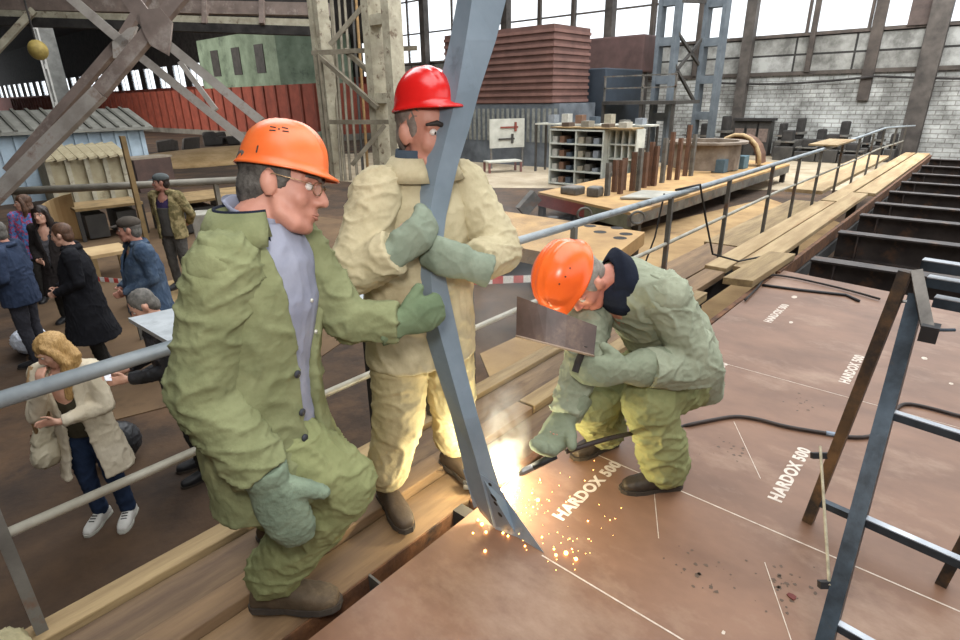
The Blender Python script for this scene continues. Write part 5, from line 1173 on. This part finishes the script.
# electrode holder and cable
eh = thing('electrode_holder', 'black electrode holder with a short rod in the lower gauntlet of the welder', 'electrode holder', tuple(D(545, 455, 2.36)))
tip = G(503, 486, .035)
hA, hB, hC = D(523, 472, 2.345), D(556, 455, 2.345), D(603, 440, 2.40)
B().tube([tip, hA], .0035, 8).build('electrode', M('electrode grey', '#8c8a86', rough=.6), eh)
B().tube([hA-(hA-hB)*-.12, hA, hA+(hB-hA)*.3], [.010, .016, .015], 10).build('jaw', m_bright, eh)
B().tube([hA+(hB-hA)*.3, hB], [.016, .017], 10).build('grip', m_rub, eh, True)
m_cab = M('welding cable', '#3a2c26', '#241c19', 8, .6)
pts = [hB+(hC-hB)*.2, hC, D(640, 432, 2.62), G(676, 428, .02)]+[G(x, y, .012) for x, y in ((690, 424.5), (712, 420), (735, 416.5), (757, 419), (780, 425), (800, 429), (825, 433), (850, 437), (875, 434))]+[G(x, y, .012) for x, y in ((893, 413), (905, 404), (930, 408), (965, 417), (1010, 424))]
def smooth(P_, k=4):
    o = []
    for i in range(len(P_)-1):
        p0, p1, p2, p3 = P_[max(0, i-1)], P_[i], P_[i+1], P_[min(len(P_)-1, i+2)]
        for j in range(k):
            t_ = j/k; o.append(.5*((2*p1)+(p2-p0)*t_+(2*p0-5*p1+4*p2-p3)*t_*t_+(3*p1-p0-3*p2+p3)*t_**3))
    return o+[P_[-1]]
wc = thing('welding_cable', 'dark welding cable running from the welder across the brown plate under the ladder', 'cable', tuple(pts[4]))
B().tube(smooth(pts), .0105, 8).build('hose', m_cab, wc, True)
B().tube([G(826, 433, .013), G(835, 434.5, .013)], .013, 8).build('tape_band', M('blue grey tape', '#8b98a8'), wc)
o = B().tube([G(762, 285, .012), G(800, 290, .012), G(846, 295, .012), G(859, 301, .012)], .014, 8).build('black_rod', m_rub, smooth=True); tag(o, 'black rod lying across the far end of the brown plate', 'rod')
o = B().tube(smooth([G(x, y, z) for x, y, z in ((745, 300, .02), (757, 288, .02), (768, 276, .02), (790, 277, .02), (840, 288, .02), (880, 299, .02))]), .01, 6).build('thin_cable', m_dark, smooth=True); tag(o, 'thin dark cable at the far edge of the brown plate beside the black rod', 'cable')
for i, (x, y, lb) in enumerate(((792, 597, 'dark red paint chip lying on the plate left of the ladder foot'),)):
    p = G(x, y); o = B().prism([p+V(.02*math.cos(a)*random.uniform(.6, 1), .02*math.sin(a)*random.uniform(.6, 1), .001) for a in (j*.9 for j in range(7))], (0, 0, .004)).build('chip', M('red chip', '#6b2a24')); tag(o, lb, 'chip')

# weld: arc light, glow and sparks
m_arc = M('arc', '#fff1d6', '#fff1d6', emit=30); m_spark = M('spark', '#ffb45e', '#ff9a3c', emit=14)
o = B().ell(tip-V(0, 0, .02), .009, .009, .012, n=10).build('weld_arc', m_arc); tag(o, 'bright welding arc at the tip of the electrode behind the beam foot', 'arc')
b = B()
random.seed(11)
def fl(px, py, r_, z=.006): b.ell(G(px, py, z), r_, r_, r_, n=6)
for px, py, r_ in ((486, 532, .006), (482, 524, .008), (478, 520, .006), (503, 533, .005), (508, 536, .005), (538, 500, .009), (533, 507, .004), (532, 493, .004), (566, 553, .009), (556, 555, .006), (576, 559, .007), (473, 533, .004), (485, 551, .006), (542, 537, .004), (554, 549, .004), (572, 549, .003), (525, 546, .004), (540, 480, .004), (566, 502, .003), (588, 521, .0035), (610, 520, .0025)): fl(px, py, r_)
for i in range(70):
    a = random.uniform(-.6, 1.3); d_ = abs(random.gauss(0, 45))+8; fl(505+d_*math.cos(a), 495+d_*math.sin(a)*.8, random.uniform(.0008, .0022), random.uniform(.002, .05))
for i in range(30): fl(random.gauss(565, 22), random.gauss(545, 16), random.uniform(.0007, .0018), .003)
tag(b.build('welding_sparks', m_spark), 'orange sparks scattered over the plate around the beam foot', 'sparks', kind='stuff')
def point(name, loc, e, col, r=.03):
    d = bpy.data.lights.new(name, 'POINT'); d.energy = e; d.color = col; d.shadow_soft_size = r; o = bpy.data.objects.new(name, d); COL.objects.link(o); o.location = loc
point('arc_light', tip+V(.03, .02, .06), 12, (1, .78, .40)); point('arc_light_low', G(505, 515, .05), 1.6, (1, .72, .36), .02)
point('arc_light_back', D(487, 470, bd(470)+.10), 14, (1, .92, .66), .02)

# smoke: soft volume around the weld and thin haze above
def smoke(name, c, rx, ry, rz, dens, scale, label, lo=.42):
    o = B().ell(c, rx, ry, rz, n=20).build(name, None, loc=tuple(c)); m = bpy.data.materials.new(name); m.use_nodes = True; nt = m.node_tree; nt.nodes.clear()
    N = nt.nodes; L = nt.links; out = N.new('ShaderNodeOutputMaterial'); pv = N.new('ShaderNodeVolumePrincipled'); pv.inputs['Color'].default_value = (.93, .95, 1, 1); pv.inputs['Anisotropy'].default_value = .2
    tc = N.new('ShaderNodeTexCoord'); nz = N.new('ShaderNodeTexNoise'); nz.inputs['Scale'].default_value = scale; nz.inputs['Detail'].default_value = 5; nz.inputs['Distortion'].default_value = .6
    cr = N.new('ShaderNodeMapRange'); cr.inputs['From Min'].default_value = lo; cr.inputs['From Max'].default_value = .75
    gr = N.new('ShaderNodeTexGradient'); gr.gradient_type = 'SPHERICAL'; mp = N.new('ShaderNodeMapping'); mp.inputs['Scale'].default_value = (1/rx, 1/ry, 1/rz); mp.vector_type = 'POINT'
    L.new(tc.outputs['Object'], nz.inputs['Vector']); L.new(nz.outputs['Fac'], cr.inputs['Value']); 
    of = N.new('ShaderNodeVectorMath'); of.operation = 'SUBTRACT'; of.inputs[1].default_value = (0, 0, 0)
    L.new(tc.outputs['Object'], of.inputs[0]); L.new(of.outputs[0], mp.inputs['Vector']); L.new(mp.outputs[0], gr.inputs['Vector'])
    mu = N.new('ShaderNodeMath'); mu.operation = 'MULTIPLY'; m2 = N.new('ShaderNodeMath'); m2.operation = 'MULTIPLY'; m2.inputs[1].default_value = dens
    L.new(cr.outputs[0], mu.inputs[0]); L.new(gr.outputs['Fac'], mu.inputs[1]); L.new(mu.outputs[0], m2.inputs[0]); L.new(m2.outputs[0], pv.inputs['Density']); L.new(pv.outputs[0], out.inputs['Volume'])
    o.data.materials.append(m); tag(o, label, 'smoke', kind='stuff'); return o
smoke('weld_smoke', D(505, 440, 2.62), .13, .13, .36, 13, 9, 'dense white welding smoke curling up behind the beam foot', .40)
smoke('thin_smoke', D(512, 270, 2.6), .34, .34, .62, 1.6, 4, 'thin blue smoke drifting up between beam and crouching welder', .36)

# steel step ladder at the right
m_lad = M('worn blue black steel', '#46525d', '#20262c', 5, .4, .5, c3='#5e4632', c3scale=3, c3lo=.56, c3hi=.7, bump=.06)
m_ladr = M('rusty tube', '#7a5c3e', '#463628', 5, .6, .3, c3='#2c2a2a', c3scale=3, c3lo=.45, c3hi=.6, bump=.15)
m_tread = M('bright steel tread', '#b9bcc0', '#8d9299', 8, .35, .6)
ld = thing('step_ladder', 'worn steel step ladder with rusty back legs standing on the brown plate', 'ladder', (2.2, .0, 0))
wv = V(-.05, -.47, 0)                                       # from the left side frame to the right one
Af, At = G(808, 521, 0), G(906, 271, 1.15)
At = V(Af.x+.05, Af.y-.09, 1.15); At = G(906, 271, 1.15)
Bf = G(822, 652, 0); Bt = G(917, 296, 1.06)
B().bar(Af, At, .04, .04, wv).build('back_leg', m_ladr, ld); B().bar(Af+wv, At+wv, .036, .036, wv).build('back_leg', m_ladr, ld)
B().bar(Bf, Bt, .046, .05, wv).build('front_rail', m_lad, ld); B().bar(Bf+wv, Bt+wv, .046, .05, wv).build('front_rail', m_lad, ld)
Hk = G(928, 330, 1.0)
for o_ in (V(0, 0, 0), wv):
    B().bar(At+o_+V(.01, -.03, .0), Hk+o_, .03, .035, wv).build('hinge_arm', M('worn steel arm', '#7b746c', '#4d4843', 6, .4, .5), ld)
    B().obox(Hk+o_-V(.03, .03, .035), V(.06, 0, 0), V(0, .05, 0), V(0, 0, .055)).build('end_block', m_rub, ld)
    q = Hk+o_; B().tube([q+RT*.01, q+RT*.09], .006, 8).build('bolt', m_lad, ld); B().tube([Bt+o_-RT*.055-UP*.02, Bt+o_-UP*.02], [.006, .006], 8).build('bolt', m_bright, ld)
def onB(px, py):                                           # the point of the front rail at a pixel row
    best = min((abs((lambda v: 320-F_PX*v.dot(UP)/v.dot(FWD))(Bf+(Bt-Bf)*k/200-EYE)-py), k) for k in range(201)); return Bf+(Bt-Bf)*best[1]/200
for py in (412, 518, 622):
    p = onB(0, py); B().bar(p, p+wv, .03, .026).build('rung', m_lad, ld); B().bar(p+V(0, 0, .0145), p+wv+V(0, 0, .0145), .026, .004).build('rung_tread', m_tread, ld)
kz = Af+(At-Af)*.10; B().bar(kz, kz+wv, .03, .03).build('back_rung', m_lad, ld)
for (px, py, z) in ((922, 264, 1.16), (927, 281, 1.10), (934, 301, 1.04)):
    p = G(px, py, z); B().bar(p, p+wv*1.0, .045, .035).build('top_tread', m_lad, ld); B().bar(p+V(0, 0, .019), p+wv+V(0, 0, .019), .045, .004).build('tread_cap', m_tread, ld)
rp = thing('hanging_rope', 'thin pale rod clamped upright to the left side of the step ladder', 'rod', tuple(G(825, 595)))
pA = Af+(At-Af)*.30; cA = pA-RT*.055+UP*.0; cB = onB(0, 585)-RT*.035
B().tube([cA+UP*.04, cB], .0055, 8).build('rod', M('pale rope', '#b3a88e', '#8d836c', 30), rp)
for p, q in ((cA, pA), (cB, onB(0, 585))): B().obox(p-RT*.03-UP*.012, q-p+RT*.04, UP*.024, FWD*.02).build('clamp', m_rub, rp)
# grey sheet table and things by the crowd
m_sheet = M('pale grey sheet steel', '#b5b9bb', '#979c9f', 3, .45, .1, c3='#868a8c', c3scale=2)
SZ = .42
a, c, e_ = G(128, 318, SZ), G(178, 347, SZ), G(357, 268, SZ)
t = thing('sheet_table', 'pale grey sheet steel top on dark legs outside the railing, behind the glasses worker', 'table', (a.x, a.y, FLOOR))
B().prism([a, c, c+(e_-a), e_], (0, 0, -.03)).build('top', m_sheet, t); B().bar(c+V(0, 0, -.05), c+(e_-a)+V(0, 0, -.05), .03, .05).build('edge_rail', m_mach, t)
for k in (.28, .72):
    for q in (a+(e_-a)*k, c+(e_-a)*k): B().box(q.x-.03, q.x+.03, q.y-.03, q.y+.03, FLOOR, SZ-.03).build('leg', m_mach, t)
o = B().ell(G(-6, 662, .05), .11, .1, .09, n=18).blob('canvas_bundle', cloth('camouflage canvas', '#a89f80', '#7d7658', '#5d5a44'), None, .01, 2, folds(.012)); tag(o, 'crumpled pale canvas bundle at the lower left corner of the walkway', 'bundle')
